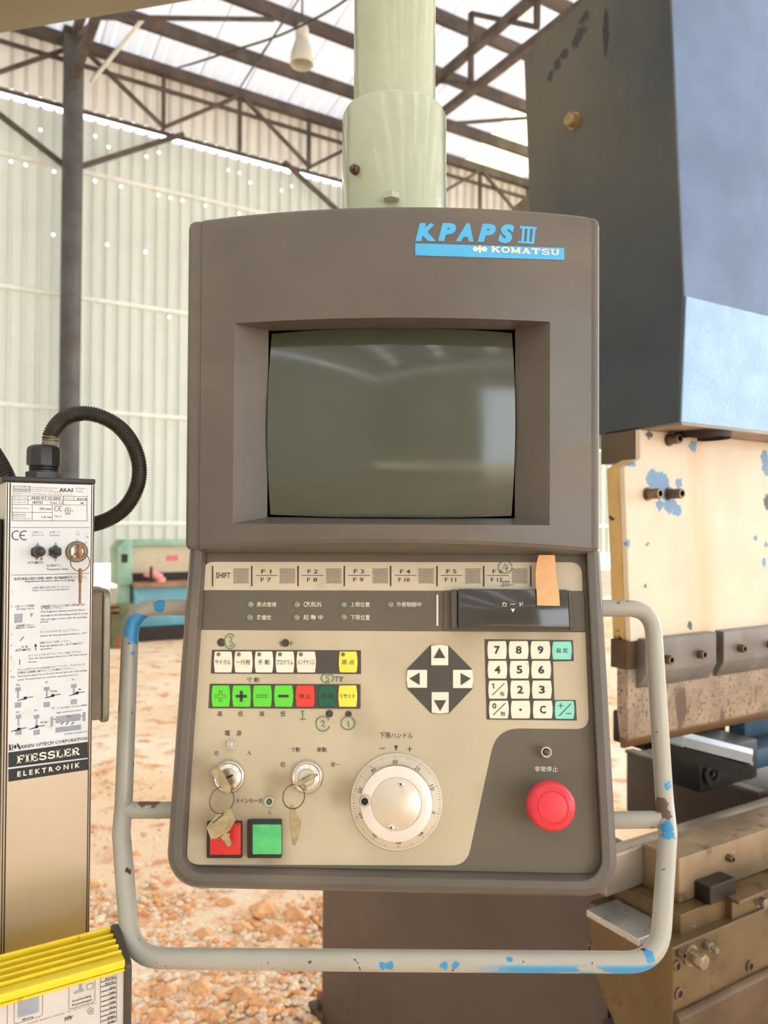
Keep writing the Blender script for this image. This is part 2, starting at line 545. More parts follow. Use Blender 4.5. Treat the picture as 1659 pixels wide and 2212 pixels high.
# roof -----------------------------------------------------------------
RY0, RY1 = WALLY + .45, FRONTY - .45
ceiling = obj('ceiling', G(*[box(-12, 21, RY1 + .05 + o_, RY1 + .15 + o_, roofz(RY1 + .1 + o_) - .2, roofz(RY1 + .1 + o_) - .04) for o_ in (0,)]), m_steel)
tag(ceiling, 'pale ribbed sheet roof on brown purlins', None, kind='structure')
def roof_sheet(ya, yb):
    pr = rib_profile(4, .2, .04); g = Geo()
    for s in range(len(pr) - 1):
        (xa, da), (xb, db) = pr[s], pr[s + 1]
        o = len(g.v)
        g.v += [(xa, ya, roofz(ya) + da), (xb, ya, roofz(ya) + db), (xb, yb, roofz(yb) + db), (xa, yb, roofz(yb) + da)]
        g.f.append((o, o + 1, o + 2, o + 3))
    return g
spans = [(RY0, 6.0), (6.1, RIDGE), (RIDGE, -8.0), (-7.9, RY1)]
rmesh = [mesh_of('roof_sheet', roof_sheet(a, b), m_roof) for a, b in spans]
rmesh_c = [mesh_of('skylight_sheet', roof_sheet(a, b), m_clearsheet) for a, b in spans]
rmesh_y = [mesh_of('roof_sheet', roof_sheet(a, b), m_sky) for a, b in spans]
yel = [onY(1060, 320, 11.9).x, onY(1110, 290, 11.9).x]
for i in range(41):
    x = -12 + .8 * i
    for k in range(4):
        clear = k == 0 and 9.6 < x < 11.0
        if (k == 3 and i % 5 == 2) or (k == 2 and i % 6 == 1): child_mesh('skylight_sheet', rmesh_c[k], ceiling, (x, 0, 0)); continue
        child_mesh('roof_sheet', rmesh_y[k] if clear else rmesh[k], ceiling, (x, 0, .006 * (k % 2) + .003 * (i % 2)))
y = WALLY - .99
while y > RY1 + .4:
    obj('purlin', G(bar((-12, y, roofz(y) - .11), (21, y, roofz(y) - .11), .09, .2)), m_steel, ceiling)
    y -= .99

# long girder along the eave -------------------------------------------
gir = thing('eave_girder', 'rusty brown lattice girder running along the wall under the roof', 'girder', Matrix.Translation((7, WALLY - .35, 8)))
GY = WALLY - .185
obj('top_chord', G(box(-6.5, 20.5, GY - .07, GY + .07, ROOF0 - .17, ROOF0 - .01)), m_steel, gir)
obj('bottom_chord', G(box(-6.5, 20.5, GY - .03, GY + .03, 8.0, 8.05)), m_steel, gir)
obj('middle_chord', G(box(-6.5, 20.5, GY - .03, GY + .03, 8.72, 8.77)), m_steel, gir)
x = -5.84
while x < 20:
    obj('post', G(bar((x, GY, 8.08), (x, GY, ROOF0 - .1), .06)), m_steel, gir)
    x += 1.32
for i in range(20):
    xa = -5.84 + 1.32 * i
    a, b = ((xa, GY - .04, 8.1), (xa + 1.32, GY - .04, ROOF0 - .12)) if i % 2 else ((xa, GY - .04, ROOF0 - .12), (xa + 1.32, GY - .04, 8.1))
    obj('diagonal', G(bar(a, b, .055)), m_steel, gir)
for x in COLX[1:4]:
    for s in (-1, 1):
        obj('knee_brace', G(bar((x + s * .1, GY - .05, 7.1), (x + s * 1.75, GY - .05, 8.07), .07)), m_steel, gir)

# trusses across the hall ----------------------------------------------
def truss(x, label):
    t = thing('roof_truss', label, 'truss', Matrix.Translation((x, 6, 9)))
    y0, y1 = WALLY - .4, FRONTY + .4
    zb = lambda y: 8.35 + .04 * min(y0 - y, y - y1)
    zt = lambda y: roofz(y) - .25
    obj('bottom_chord', G(bar((x, y0, zb(y0)), (x, y1, zb(y1)), .11, .11)), m_steel, t)
    obj('top_chord', G(bar((x, y0, zt(y0)), (x, y1, zt(y1)), .11, .12)), m_steel, t)
    n = 18
    for k in range(n + 1):
        y = y0 + (y1 - y0) * k / n
        if k: obj('post', G(bar((x, y, zb(y)), (x, y, zt(y)), .07)), m_steel, t)
        if k < n:
            y2 = y0 + (y1 - y0) * (k + 1) / n
            obj('diagonal', G(bar((x + .02, y2, zb(y2)), (x + .02, y, zt(y)), .065)), m_steel, t)
    # wind braces from the truss to the roof bay beside it
    obj('sway_brace', G(bar((x, y0 - 1.6, zb(y0 - 1.6)), (x + 2.6, y0 - 1.6, zt(y0 - 1.6)), .05)), m_steel, t)
    return t
truss(COLX[1], 'brown roof truss rising from the grey column at upper left')
truss(COLX[2], 'brown roof truss seen right of the console support pole')
truss(COLX[3], 'brown roof truss beyond the blue machine housing')

# pendant lamp ------------------------------------------------------------
lp = P(652, 140, 9.0)
lamp = thing('high_bay_lamp', 'bell-shaped pendant lamp hanging from the roof, left of the pole', 'lamp', Matrix.Translation(lp))
ML = Matrix.Translation(lp)
m_shade = translucent('lamp_shade_glass', (222, 218, 205), (240, 235, 220), .25, .05)
m_lampcap = pm('lamp_cap', (215, 205, 190), .5)
obj('shade', G(zlathe([(.135, 0), (.137, .02), (.13, .1), (.115, .18), (.09, .26), (.07, .30), (.066, .30), (.086, .25), (.110, .17), (.125, .09), (.131, .01)], 28, False)), m_shade, lamp, ML)
obj('cap', G(zlathe([(.074, .29), (.08, .33), (.078, .42), (.06, .46), (.03, .47)], 24)), m_lampcap, lamp, ML)
obj('bracket', G(box(-.10, -.03, -.03, .03, .44, .50), box(-.03, .03, -.02, .02, .46, .52)), m_steel, lamp, ML)
obj('bulb', G(zlathe([(.002, .06), (.035, .09), (.045, .14), (.03, .22), (.02, .29)], 16)), m_lampcap, lamp, ML)
obj('cord', G(tube([(0, 0, .5), (0, 0, roofz(lp.y) - lp.z - .1)], .012, 8)), m_wire, lamp, ML)
# wires under the roof
def onroof(px, py):
    d = ray(px, py)
    return CAMC + d * ((ROOF0 + SLOPE * WALLY - .2 - CAMH) / (d.z + SLOPE * d.y))
w1 = [onroof(385, 146), P(430, 133, 9.5), P(500, 110, 9.2), P(600, 78, 9.0), P(700, 30, 8.4), P(790, -30, 7.8)]
tag(obj('roof_cable', G(tube(smoothpath(w1, .25), .014, 6)), m_wire), 'thin dark cable strung under the roof behind the pendant lamp', 'cable')
w2 = [onroof(515, 195), P(570, 110, 9.4), onroof(665, -30)]
tag(obj('roof_cable', G(tube(smoothpath(w2, .25), .012, 6)), m_wire), 'thin rusty rod slanting up to the roof left of the pendant lamp', 'cable')
w3 = [onY(196, 178, WALLY - .3), onroof(318, 30)]
tag(obj('roof_cable', G(tube(smoothpath(w3, .25), .03, 6)), m_girt), 'pale conduit slanting under the roof beside the grey column', 'conduit')

# rubble on the ground -----------------------------------------------------
m_clod = pm('dirt_clod', (236, 178, 128), .95, 0, .2, 25, bump=.5, bscale=60, bdist=.01, spec=.1)
m_clod2 = pm('pale_gravel', (238, 212, 182), .95, 0, .15, 25, bump=.4, bscale=80, bdist=.005, spec=.1)
def rock(r, seed):
    v, f = [], []
    bm = bmesh.new(); bmesh.ops.create_icosphere(bm, subdivisions=1, radius=r)
    for p in bm.verts:
        q = p.co.copy(); k = 1 + .45 * noise.noise(q / r * 1.3 + Vector((seed * 3.7, seed, 0)))
        p.co = Vector((q.x * k, q.y * k * .9, q.z * k * .6))
    bm.verts.index_update()
    out = ([tuple(p.co) for p in bm.verts], [tuple(p.index for p in q.verts) for q in bm.faces]); bm.free()
    return out
rk = random.Random(11)
shapes = [rock(1, s) for s in range(8)]
g1, g2 = Geo(), Geo()
for i in range(2600):
    px, py = rk.uniform(180, 720), rk.choice([rk.uniform(1930, 2230), rk.uniform(1640, 2230)])
    if py < 1900 and rk.random() < .5: continue
    q = onZ(px, py, 0)
    s = rk.uniform(.005, .022) * (1.3 if rk.random() < .12 else 1)
    (g1 if rk.random() < .45 else g2).add(shapes[i % 8], Matrix.Translation((q.x, q.y, -.012)) @ Matrix.Rotation(rk.uniform(0, 6), 4, 'Z') @ Matrix.Scale(s, 4))
tag(obj('rubble', g1, m_clod, smooth=0), 'reddish dirt crumbs strewn over the ground below the console', 'rubble', kind='stuff')
tag(obj('gravel', g2, m_clod2, smooth=0), 'pale gravel strewn over the ground below the console', 'gravel', kind='stuff')
for i, (px, py, s) in enumerate([(575, 1965, .075), (640, 1975, .06), (520, 2000, .045), (440, 2015, .045), (600, 2010, .05), (490, 1950, .05), (430, 2130, .05), (360, 2140, .045), (520, 2150, .05), (340, 2190, .04), (470, 2190, .035), (650, 2030, .04), (560, 2160, .04), (400, 1960, .03)]):
    q = onZ(px, py, 0)
    o = obj('dirt_clod', G(shapes[i % 8], M=Matrix.Translation((q.x, q.y, -.01)) @ Matrix.Rotation(i * 1.3, 4, 'Z') @ Matrix.Scale(s, 4)), m_clod, smooth=0)
    tag(o, 'reddish clod of dirt lying on the ground below the console', 'clod', 'dirt clods below the console')

# old green and blue machine far behind -----------------------------------------
FY = P(330, 1365, 10.9).y
def fx(px, y=FY): return onY(px, 1260, y).x
def fz(py, px=330): return onY(px, py, FY).z
m_green = pm('old_green_paint', (150, 185, 160), .6, 0, .15, 4, layers=[(nmask(6, .6, .72), (120, 110, 90), .8)])
m_fblue = pm('old_blue_paint', (112, 175, 190), .6, 0, .12, 3, layers=[(nmask(5, .62, .75), (215, 220, 215), .7)])
m_beige = pm('beige_guard', (206, 190, 160), .6, 0, .08, 3)
m_pink = pm('pink_cloth', (238, 160, 150), .9, 0, .1, 6)
m_redlab = pm('red_label', (225, 120, 120), .7)
m_dark = pm('dark_gap', (52, 42, 38), .8)
m_rustg = pm('rusty_green_drum', (118, 120, 88), .8, 0, .3, 3, layers=[(nmask(3, .5, .58, (1, 1, .6)), (170, 82, 42), .9)])
m_brown = pm('worn_brown_table', (160, 120, 92), .7, 0, .2, 5)
sh = thing('sheet_shear', 'old pale green and blue shearing machine standing by the far wall', 'machine', Matrix.Translation((fx(330), FY, 0)))
xe = fx(470)
X0, X1 = fx(254), fx(286)
obj('side_frame', G(prism([(X0, fz(1262)), (X1, fz(1262)), (X1, fz(1166)), (fx(268), fz(1166)), (X0, fz(1184))], FY, FY + .5, .01), ), m_green, sh)
obj('side_opening', G(box(fx(262), fx(275), FY - .012, FY + .03, fz(1214), fz(1196))), m_dark, sh)
obj('top_rail', G(box(X1, xe, FY + .05, FY + .35, fz(1180), fz(1166), .01)), m_green, sh)
obj('guard_panel', G(box(X1, xe, FY + .12, FY + .16, fz(1238), fz(1180))), m_beige, sh)
obj('warning_label', G(box(fx(365), fx(389), FY + .112, FY + .121, fz(1213), fz(1201))), m_redlab, sh)
obj('blade_gap', G(box(X1, xe, FY + .1, FY + .3, fz(1258), fz(1238))), m_dark, sh)
obj('work_table', G(box(X1, xe, FY - .25, FY + .2, fz(1266), fz(1256), .008)), m_brown, sh)
obj('lower_body', G(box(X1 + .02, xe, FY - .1, FY + .4, fz(1352), fz(1266), .02)), m_fblue, sh)
obj('foot_rail', G(box(X1, xe, FY - .2, FY + .45, -.02, fz(1352))), m_dark, sh)
obj('lower_column', G(box(X0 + .08, X1 - .02, FY + .02, FY + .45, fz(1310), fz(1262), .02)), m_green, sh)
obj('handle', G(tube([(fx(318), FY - .2, fz(1255)), (fx(318), FY - .2, fz(1222))], .018, 8)), m_dark, sh)
dr = Vector((fx(266, FY - .5), FY - .5, 0))
tag(obj('rusty_drum', G(zlathe([(.17, 0), (.175, .02), (.165, .05), (.165, .52), (.172, .54), (.15, .56)], 24), M=Matrix.Translation((dr.x, dr.y, -.02))), m_rustg), 'rusty green drum standing beside the far shearing machine', 'drum')
tag(obj('white_post', G(box(fx(227, FY - .5), fx(236, FY - .5), FY - .55, FY - .48, -.02, fz(1262), .008)), m_girt), 'short white post standing left of the rusty drum', 'post')
cl = Geo()
for i, (px, py, r) in enumerate([(320, 1240, .07), (330, 1236, .08), (340, 1243, .09), (350, 1250, .07), (345, 1252, .08)]):
    cl.add(shapes[i], Matrix.Translation((fx(px, FY - .15), FY - .15, fz(py) - .0)) @ Matrix.Scale(r, 4))
tag(obj('pink_cloth', cl, m_pink, smooth=80), 'crumpled pink cloth lying on the far shearing machine table', 'cloth')

# ================================================================ THE PRESS BRAKE
cor = P(1475, 912, 1.35)
XS = cor.x                                  # left side of the housing
YR = cor.y + .087                           # front of the ram
XR = XS + 1.7                               # far end, beyond the frame
pb_base = Vector((XS + .6, cor.y + .5, 0))
pb = thing('press_brake', 'large press brake with dark blue housing and cream ram right of the console', 'press brake', Matrix.Translation(pb_base))
def L(p): return Vector(p) - pb_base
m_hous = pm('slate_blue_hammered_paint', (112, 132, 164), .34, 0, .12, 6, bump=.25, bscale=260, bdist=.0015, spec=.5, layers=[
    (nmask(60, .76, .78, (1, 1, 1), (4, 2, 1)), (205, 205, 200), .6)])
def sidefix(px, py): q = onX(px, py, XS); return (q.y, q.z)
side = [sidefix(*q) for q in [(1469, 913), (1480, 640), (1445, -160), (1430, -160), (1133, 122), (1145, 440), (1168, 962)]]
m_side = pm('stained_slate_painted_light', (54, 62, 70), .45, 0, .15, 5, bump=.25, bscale=260, bdist=.001, layers=[
    (both(nmask(3, .25, .7, (1, 1, .5), (1, 0, 3)), axis_range(2, cor.z + .15, cor.z + .75)), (104, 98, 84), .6),  # light gradient painted in: dark slate base, paler brown toward the top
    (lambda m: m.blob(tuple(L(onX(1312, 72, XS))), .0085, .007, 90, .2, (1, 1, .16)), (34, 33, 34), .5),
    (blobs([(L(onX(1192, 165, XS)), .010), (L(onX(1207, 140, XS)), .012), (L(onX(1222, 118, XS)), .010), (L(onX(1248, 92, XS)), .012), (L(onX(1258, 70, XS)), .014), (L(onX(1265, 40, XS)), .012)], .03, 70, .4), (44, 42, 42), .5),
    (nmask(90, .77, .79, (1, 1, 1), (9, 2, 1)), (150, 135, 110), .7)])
hous = obj('housing', G(xprism(side, XS, XR, .006, 2)), m_hous, pb)
m_front = pm('blue_crackle_painted_sheen', (150, 184, 220), .38, 0, .10, 14, bump=.6, bscale=160, bdist=.002, spec=.5, layers=[(nmask(70, .74, .77), (96, 110, 128), .5)])  # lighter blue holds the gloss reflection on the lower front, painted in
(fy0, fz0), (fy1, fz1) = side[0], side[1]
obj('added_front_sheen_plate', G(xprism([(fy0 - .0025, fz0 + .001), (fy1 - .0025, fz1), (fy1 + .002, fz1), (fy0 + .002, fz0 + .001)], XS + .001, XR, .0008, 1)), m_front, pb)
# side cover plate: a skin of the left face
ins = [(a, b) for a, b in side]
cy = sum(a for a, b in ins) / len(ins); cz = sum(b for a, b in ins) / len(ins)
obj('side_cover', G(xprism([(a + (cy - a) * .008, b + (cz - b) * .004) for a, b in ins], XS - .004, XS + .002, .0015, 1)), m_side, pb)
m_brass = pm('weathered_bolt', (168, 140, 100), .45, .6, .2, 60)
m_rustbolt = pm('oily_socket_screw', (120, 100, 80), .35, .8, .25, 60)
m_black = pm('black_recess', (18, 16, 15), .6)
def xscrew(c, r, h, mat, parent, hexhead=True, name='bolt'):
    """bolt standing out of a face that looks toward -x"""
    MX = Matrix.Translation(c) @ Matrix.Rotation(PI / 2, 4, 'Z') @ Matrix.Rotation(PI, 4, 'Z')
    v = prism(hexpoly(r, .3, 6 if hexhead else 24), -h, 0, r * .12)
    o = obj(name, G(lathe([(r * 1.15, 0), (r * 1.15, h * .2), (r * .9, h * .2)], 20), v), mat, parent, MX)
    return o
def yscrew(c, r, h, mat, parent, name='socket_screw', washer=True, n=24, socket=True, hexhead=False):
    """cap screw standing out of a face that looks toward the operator (-y)"""
    MY = Matrix.Translation(c)
    g = Geo()
    if washer: g.add(lathe([(r * 1.3, 0), (r * 1.3, h * .14), (r * .9, h * .14)], n))
    if hexhead:
        g.add(prism(hexpoly(r, .2), -h, 0, r * .1))
    else:
        prof = [(r, 0), (r, h * .9), (r * .93, h)]
        if socket: prof += [(r * .58, h), (r * .58, h * .55)]
        g.add(lathe(prof, n))
    o = obj(name, g, mat, parent, MY)
    if socket and not hexhead:
        o.data.materials.append(m_black)  # socket faces coloured black for the shade inside the hole
        cl_ = ROOTM[root_of(o).name].inverted() @ Vector(c)
        for p in o.data.polygons:
            if math.hypot(p.center.x - cl_.x, p.center.z - cl_.z) < r * .585: p.material_index = 1
    return o
def xscrew2(c, r, h, mat, parent, name='socket_screw', hexhead=False):
    MX = Matrix.Translation(c) @ Matrix.Rotation(-PI / 2, 4, 'Z')
    g = Geo()
    if hexhead: g.add(prism(hexpoly(r, .3), -h, 0, r * .12)); g.add(lathe([(r * 1.2, 0), (r * 1.2, h * .15), (r * .9, h * .15)], 20))
    else: g.add(lathe([(r, 0), (r, h * .9), (r * .93, h), (r * .58, h), (r * .58, h * .5)], 24))
    return obj(name, g, mat, parent, MX)
q = onX(1244, 263, XS); xscrew2((XS - .004, q.y, q.z), .0145, .018, m_brass, pb, 'hex_bolt', True)
# underside recess ring, and a cable bracket behind
zb = cor.z
hc = onZ(1553, 927, zb)
m_under = pm('bare_underside', (150, 130, 110), .45, .3, .2, 10)
obj('underside_plate', G(box(XS + .003, XR, cor.y + .004, cor.y + .16, zb - .004, zb + .001)), m_under, pb)
obj('drain_ring', G(zlathe([(.05, -.012), (.05, 0), (.042, 0), (.042, -.012)], 28, False), M=Matrix.Translation((XS + .13, cor.y + .055, zb - .004))), m_dark, pb)
obj('drain_hole', G(zlathe([(.001, -.008), (.042, -.008)], 28, False), M=Matrix.Translation((XS + .13, cor.y + .055, zb - .002))), m_black, pb)
q = onX(1120, 428, XS)
m_brk = pm('brown_bracket', (120, 105, 85), .6, 0, .2, 20)
obj('rear_bracket', G(xprism([(onX(1097, 447, XS).y, onX(1097, 447, XS).z), (onX(1143, 415, XS).y, onX(1143, 408, XS).z), (onX(1146, 470, XS).y, onX(1146, 470, XS).z), (onX(1097, 480, XS).y, onX(1097, 480, XS).z)], XS + .01, XS + .12, .004)), m_brk, pb)

# ram ---------------------------------------------------------------------
def ry(px, py, y=None): q = onY(px, py, YR if y is None else y); return (q.x, q.z)
XL = ry(1348, 1010)[0]
YRB = onX(1308, 1020, XL).y
bl = lambda px, py: L(onY(px, py, YR))
m_ram = pm('cream_ram_paint', (228, 207, 182), .5, 0, .06, 7, bump=.12, bscale=220, bdist=.001, layers=[
    (nmask(2.2, .52, .72, (3.2, 1, .35), (1, 4, 2)), (226, 190, 150), .55),
    (nmask(110, .735, .75, (1, 1, 1), (2, 2, 5)), (84, 80, 78), .6),
    (blobs([(bl(1410, 1035), .019), (bl(1430, 1040), .019), (bl(1438, 1062), .016), (bl(1467, 1045), .010), (bl(1447, 1090), .017), (bl(1462, 1102), .013), (bl(1425, 1090), .010), (bl(1497, 963), .011), (bl(1659, 1010), .02), (bl(1652, 990), .015), (bl(1632, 1164), .006), (bl(1654, 1175), .007), (bl(1650, 1215), .007), (bl(1356, 1175), .006), (bl(1365, 1000), .008)], .022, 130), (116, 150, 186), .5),
    (blobs([(bl(1490, 1351), .008), (bl(1398, 1178), .004), (bl(1395, 1266), .004), (bl(1659, 1085), .016), (bl(1402, 940), .008)], .02, 150), (92, 96, 104), .6)])
m_ramside = pm('yellowed_ram_edge', (208, 170, 104), .55, 0, .1, 12, bump=.15, bscale=200, layers=[(nmask(28, .64, .68, (1, 1, 1), (7, 1, 5)), (52, 46, 40), .7)])
zram = ry(1362, 1386)[1]
ZN = zb - .004
ramp = [(ry(1383, 930)[0], ZN), ry(1383, 990), ry(1348, 1010), (ry(1362, 1386)[0], zram), (XR, zram), (XR, ZN)]
obj('ram_plate', G(prism(ramp, YR, YR + .012, .0012, 1)), m_ram, pb)
m_hold0 = pm('dark_neck_steel', (92, 76, 56), .5, .3, .25, 12)
rb = [(a + (.001 if a < XR - .1 else 0), b) for a, b in ramp]
obj('ram_body', G(prism(rb, YR + .0121, YRB, .002, 1)), m_ramside, pb)
neck = ry(1383, 930)[0]
obj('ram_neck', G(box(neck - .001, neck + .4, YR + .013, YRB + .05, ry(1383, 996)[1], ZN - .0005)), m_hold0, pb)
for px, py in [(1462, 950), (1416, 1067), (1463, 1067)]:
    q = onY(px - 18, py, YR)
    yscrew(q, .0095, .030 if py > 1000 else .026, m_rustbolt, pb)
# tooling clamps -------------------------------------------------------------
YC = YR - .020
m_clamp = pm('grey_steel_clamp', (128, 126, 124), .4, .55, .15, 14, layers=[(nmask(30, .6, .75), (100, 92, 82), .5)])
m_hold = pm('oily_brown_steel', (92, 70, 48), .5, .4, .25, 12)
zt = onY(1431, 1378, YC).z; z1 = onY(1437, 1449, YC).z; z2 = onY(1440, 1477, YR).z
def clampobj(xa, xb, scr):
    cl_ = obj('tool_clamp', G(xprism([(YC, zt), (YC, z1), (YR - .002, z2), (YR + .02, z2), (YR + .02, zt)], xa, xb, .0015, 1)), m_clamp, pb)
    for px, py in scr:
        q = onY(px - 7, py, YC)
        yscrew(q, .0082, .012, m_rustbolt, cl_, washer=False)
    return cl_
xa = onY(1397, 1420, YC).x; xb = onY(1548, 1420, YC).x; xc = onY(1564, 1420, YC).x
clampobj(xa, xb, [(1447, 1424), (1518, 1413)])
clampobj(xc, xc + (xb - xa) * 1.02, [(1605, 1400), (1668, 1392)])
clampobj(xc + (xb - xa) * 1.13, xc + (xb - xa) * 2.1, [])
hx = onY(1356, 1420, YR).x
obj('tool_holder', G(box(hx, XR, YR + .002, YRB - .004, onY(1360, 1447, YR).z, zram + .001)), m_hold, pb)

# punch (sits in the clamps, a thing of its own) ------------------------------------
XP = onY(1360, 1500, YR).x
zp0, zp1, zp2 = onY(1360, 1447, YR).z, onY(1360, 1598, YR).z, onY(1360, 1621, YR).z
m_punch = pm('rust_speckled_punch', (158, 140, 122), .5, .3, .18, 18, bump=.15, bscale=300, layers=[
    (nmask(130, .54, .66, (1, 1, 1), (3, 3, 3)), (118, 94, 74), .6),
    (nmask(9, .55, .62, (1.6, 1, .7), (8, 3, 1)), (104, 88, 78), .45),
    (both(axis_range(2, zp1 - zp2 + .004, zp1 - zp2 - .004), nmask(20, .1, .3)), (108, 80, 46), .4)])
pu = obj('bending_punch', G(xprism([(YR + .004, zp0), (YR + .004, zp1), (YR + .014, zp2), (YR + .022, zp2), (YR + .030, zp1 + .05), (YR + .030, zp0)], XP, XR, .001, 1)), m_punch)
tag(pu, 'rust-speckled steel punch bar held by the grey clamps under the cream ram', 'punch')

# bed ---------------------------------------------------------------------------------
s87 = .871
YA = P(1467, 1855, 1.6 * s87).y
XA = P(1467, 1855, 1.6 * s87).x
m_die = pm('oily_die_steel', (140, 118, 92), .38, .35, .2, 12, layers=[(nmask(25, .56, .7), (106, 78, 50), .45), (nmask(90, .72, .75), (225, 205, 170), .4)])
m_oil = pm('oily_brown_bed', (108, 86, 56), .36, .3, .18, 8, bump=.1, bscale=150, layers=[(nmask(18, .55, .7), (80, 60, 38), .4), (nmask(120, .73, .76), (225, 205, 170), .4)])
zA1, zA0 = onY(1467, 1855, YA).z, onY(1467, 1952, YA).z
yAb = onZ(1463, 1806, zA1).y
die = obj('die_block', G(box(XA, XR, YA, yAb + .012, zA0, zA1, .002)), m_die)
tag(die, 'long oily steel die block lying on the brown bed under the punch', 'die')
m_rail = pm('worn_grey_rail', (150, 138, 124), .32, .6, .12, 12)
q0 = onY(1463, 1806, yAb + .012)
rail = obj('die_rail', G(box(XA - .10, XR, yAb + .013, yAb + .05, zA0, q0.z + .003, .006, 3)), m_rail)
tag(rail, 'rounded grey steel rail running behind the die block on the bed', 'rail')
q = onY(1572, 1852, YA); yscrew(q, .007, .012, m_rustbolt, die, washer=False)
YB = P(1470, 2012, 1.55 * s87).y
XB = P(1470, 2012, 1.55 * s87).x
zB1, zB0 = onY(1470, 2012, YB).z, onY(1470, 2038, YB).z
obj('bed_shelf', G(box(XB, XR, YB, yAb + .06, zB0, zA0 - .0005, .0015, 1)), m_oil, pb)
YCf = P(1453, 2049, 1.5 * s87).y
XC = P(1453, 2049, 1.5 * s87).x
zC1 = onY(1453, 2049, YCf).z
zr1 = onY(1458, 2196, YCf).z
sidepoly = [(YCf, zC1), (YCf, zr1), (YCf + .02, zr1 - .15), (YCf + .03, zr1 - .2), (YCf + .17, zr1 - .03), (YCf + .19, zC1 - .05), (YCf + .19, zC1)]
obj('bed_body', G(xprism(sidepoly, XC, XR, .002, 1)), m_oil, pb)
obj('bed_ledge', G(xprism([(YCf - .012, zr1 - .002), (YCf - .004, zr1 + .008), (YCf + .001, zr1 + .008), (YCf + .001, zr1 - .12), (YCf - .002, zr1 - .12)], XC + .003, XR, .001, 1)), m_hold, pb)
m_apron = pm('dark_purple_brown_paint', (84, 70, 62), .5, 0, .1, 3, bump=.08, bscale=300)
for px, py, r in [(1462, 2086, .0095), (1466, 2146, .0105), (1619, 2086, .0105), (1620, 2117, .007)]:
    q = onY(px, py, YCf); yscrew(q, r, .003, m_rustbolt, pb, washer=False, name='countersunk_screw')
m_hex = pm('worn_hex_bolt', (160, 142, 118), .35, .75, .2, 80)
q = onY(1490, 2062, YCf); yscrew(q, .0135, .030, m_hex, pb, name='hex_bolt', washer=True, hexhead=True)
q = onY(1466, 2058, YCf); yscrew(q, .006, .012, m_rustbolt, pb, name='set_screw')
q = onY(1524, 2040, YCf); yscrew(q, .0085, .012, m_rail, pb, name='lock_nut', hexhead=True, washer=False)
yscrew(Vector((q.x, q.y - .012, q.z)), .005, .012, m_rail, pb, name='stud', washer=False, socket=False)
# stop block and bracket on the shelf front
q = onY(1572, 1925, YB - .005)
obj('clamp_bracket', G(box(q.x, XR, YB - .014, YB + .003, onY(1572, 2003, YB).z, onY(1572, 1940, YB).z, .001, 1), box(q.x, XR, YB - .028, YB + .003, onY(1572, 1940, YB).z, onY(1572, 1932, YB).z, .001, 1)), m_oil, pb)
q1 = onZ(1562, 1935, zA0)
m_blk = pm('black_oxide_steel', (48, 40, 34), .4, .5, .2, 20)
qa = onY(1530, 1900, YA - .03); qb = onY(1565, 1910, YA - .03)
obj('stop_block', G(box(qa.x, qb.x + .03, YA - .034, YA - .001, zA0, zA0 + .032, .0015, 1)), m_blk, pb)
for px, py in [(1640, 1945), (1659, 1965)]:
    q = onY(px, py, YB - .014); yscrew(q, .009, .014, m_rail, pb, name='stud_nut', hexhead=True)
# end plate on the bed, left
q = onZ(1290, 1940, zB0 + .01)
m_plate = pm('bright_steel_plate', (190, 188, 184), .3, .7, .06, 20)
pe = onZ(1375, 1962, zB1)
obj('end_plate', G(box(XB - .085, XB - .004, YB + .02, YB + .14, zB1 - .012, zB1, .001, 1)), m_plate, pb)
# side frame
fp = [onX(697, 1900, XS), onX(697, 2230, XS), onX(1330, 2230, XS), onX(1330, 1975, XS), onX(1200, 1890, XS)]
frame = [(onX(696, 1960, XS).y, -.05), (onX(696, 1960, XS).y, zC1 + .10), (YCf + .18, zC1 + .10), (YCf + .18, -.05)]
obj('side_frame', G(xprism(frame, XS, XS + .05, .004)), m_apron, pb)
obj('front_apron', G(box(XS - .02, XR, YCf + .02, YCf + .18, -.05, zr1 - .11, .003)), m_apron, pb)
for px, py in [(1281, 2050), (1318, 2050)]:
    q = onX(px, py, XS); xscrew2((XS, q.y, q.z), .011, .006, m_rustbolt, pb)
yf = onX(696, 1960, XS).y
q = onX(684, 2205, XS)
obj('levelling_bolt', G(zlathe([(.010, -.25), (.010, .0), (.012, .005)], 14), zlathe([(.020, .0), (.021, .006), (.021, .018), (.018, .022)], 6), M=Matrix.Translation((XS + .02, yf + .035, onX(684, 2172, XS).z))), m_hold, pb)
obj('foot_flange', G(box(XS - .01, XS + .06, yf - .02, yf + .08, -.05, .015, .003)), m_hold, pb)

# back gauge and inner beams seen in the throat ------------------------------------------
bgx = P(1510, 1690, 1.95)
gz = lambda px, py, D: P(px, py, D)
a = P(1352, 1625, 2.3); b_ = onX(1352, 1752, a.x); yn = onX(1640, 1690, a.x).y
bm_base = Vector((a.x + .4, a.y, 0))
beam = obj('rear_beam', G(box(a.x, a.x + .35, yn, a.y, b_.z, a.z, .006)), m_apron)
tag(beam, 'dark brown box beam running back under the tooling in the press brake throat', 'beam')
obj('edge_strip', G(box(a.x - .004, a.x + .03, yn, a.y, a.z - .001, a.z + .008, .001, 1)), m_brk, beam)
m_gblk = pm('black_gauge_housing', (30, 28, 28), .45, 0, .2, 15)
m_lgrey = pm('light_grey_bar', (176, 186, 196), .35, .3, .06, 15)
m_gblue = pm('gauge_blue_paint', (58, 86, 108), .5, 0, .1, 15)
c0 = P(1512, 1625, 1.75); c1 = P(1512, 1715, 1.75)
bg_ = thing('back_gauge', 'black back gauge unit with a pale finger bar under the punch', 'back gauge', Matrix.Translation((c0.x + .1, c0.y + .05, c1.z)))
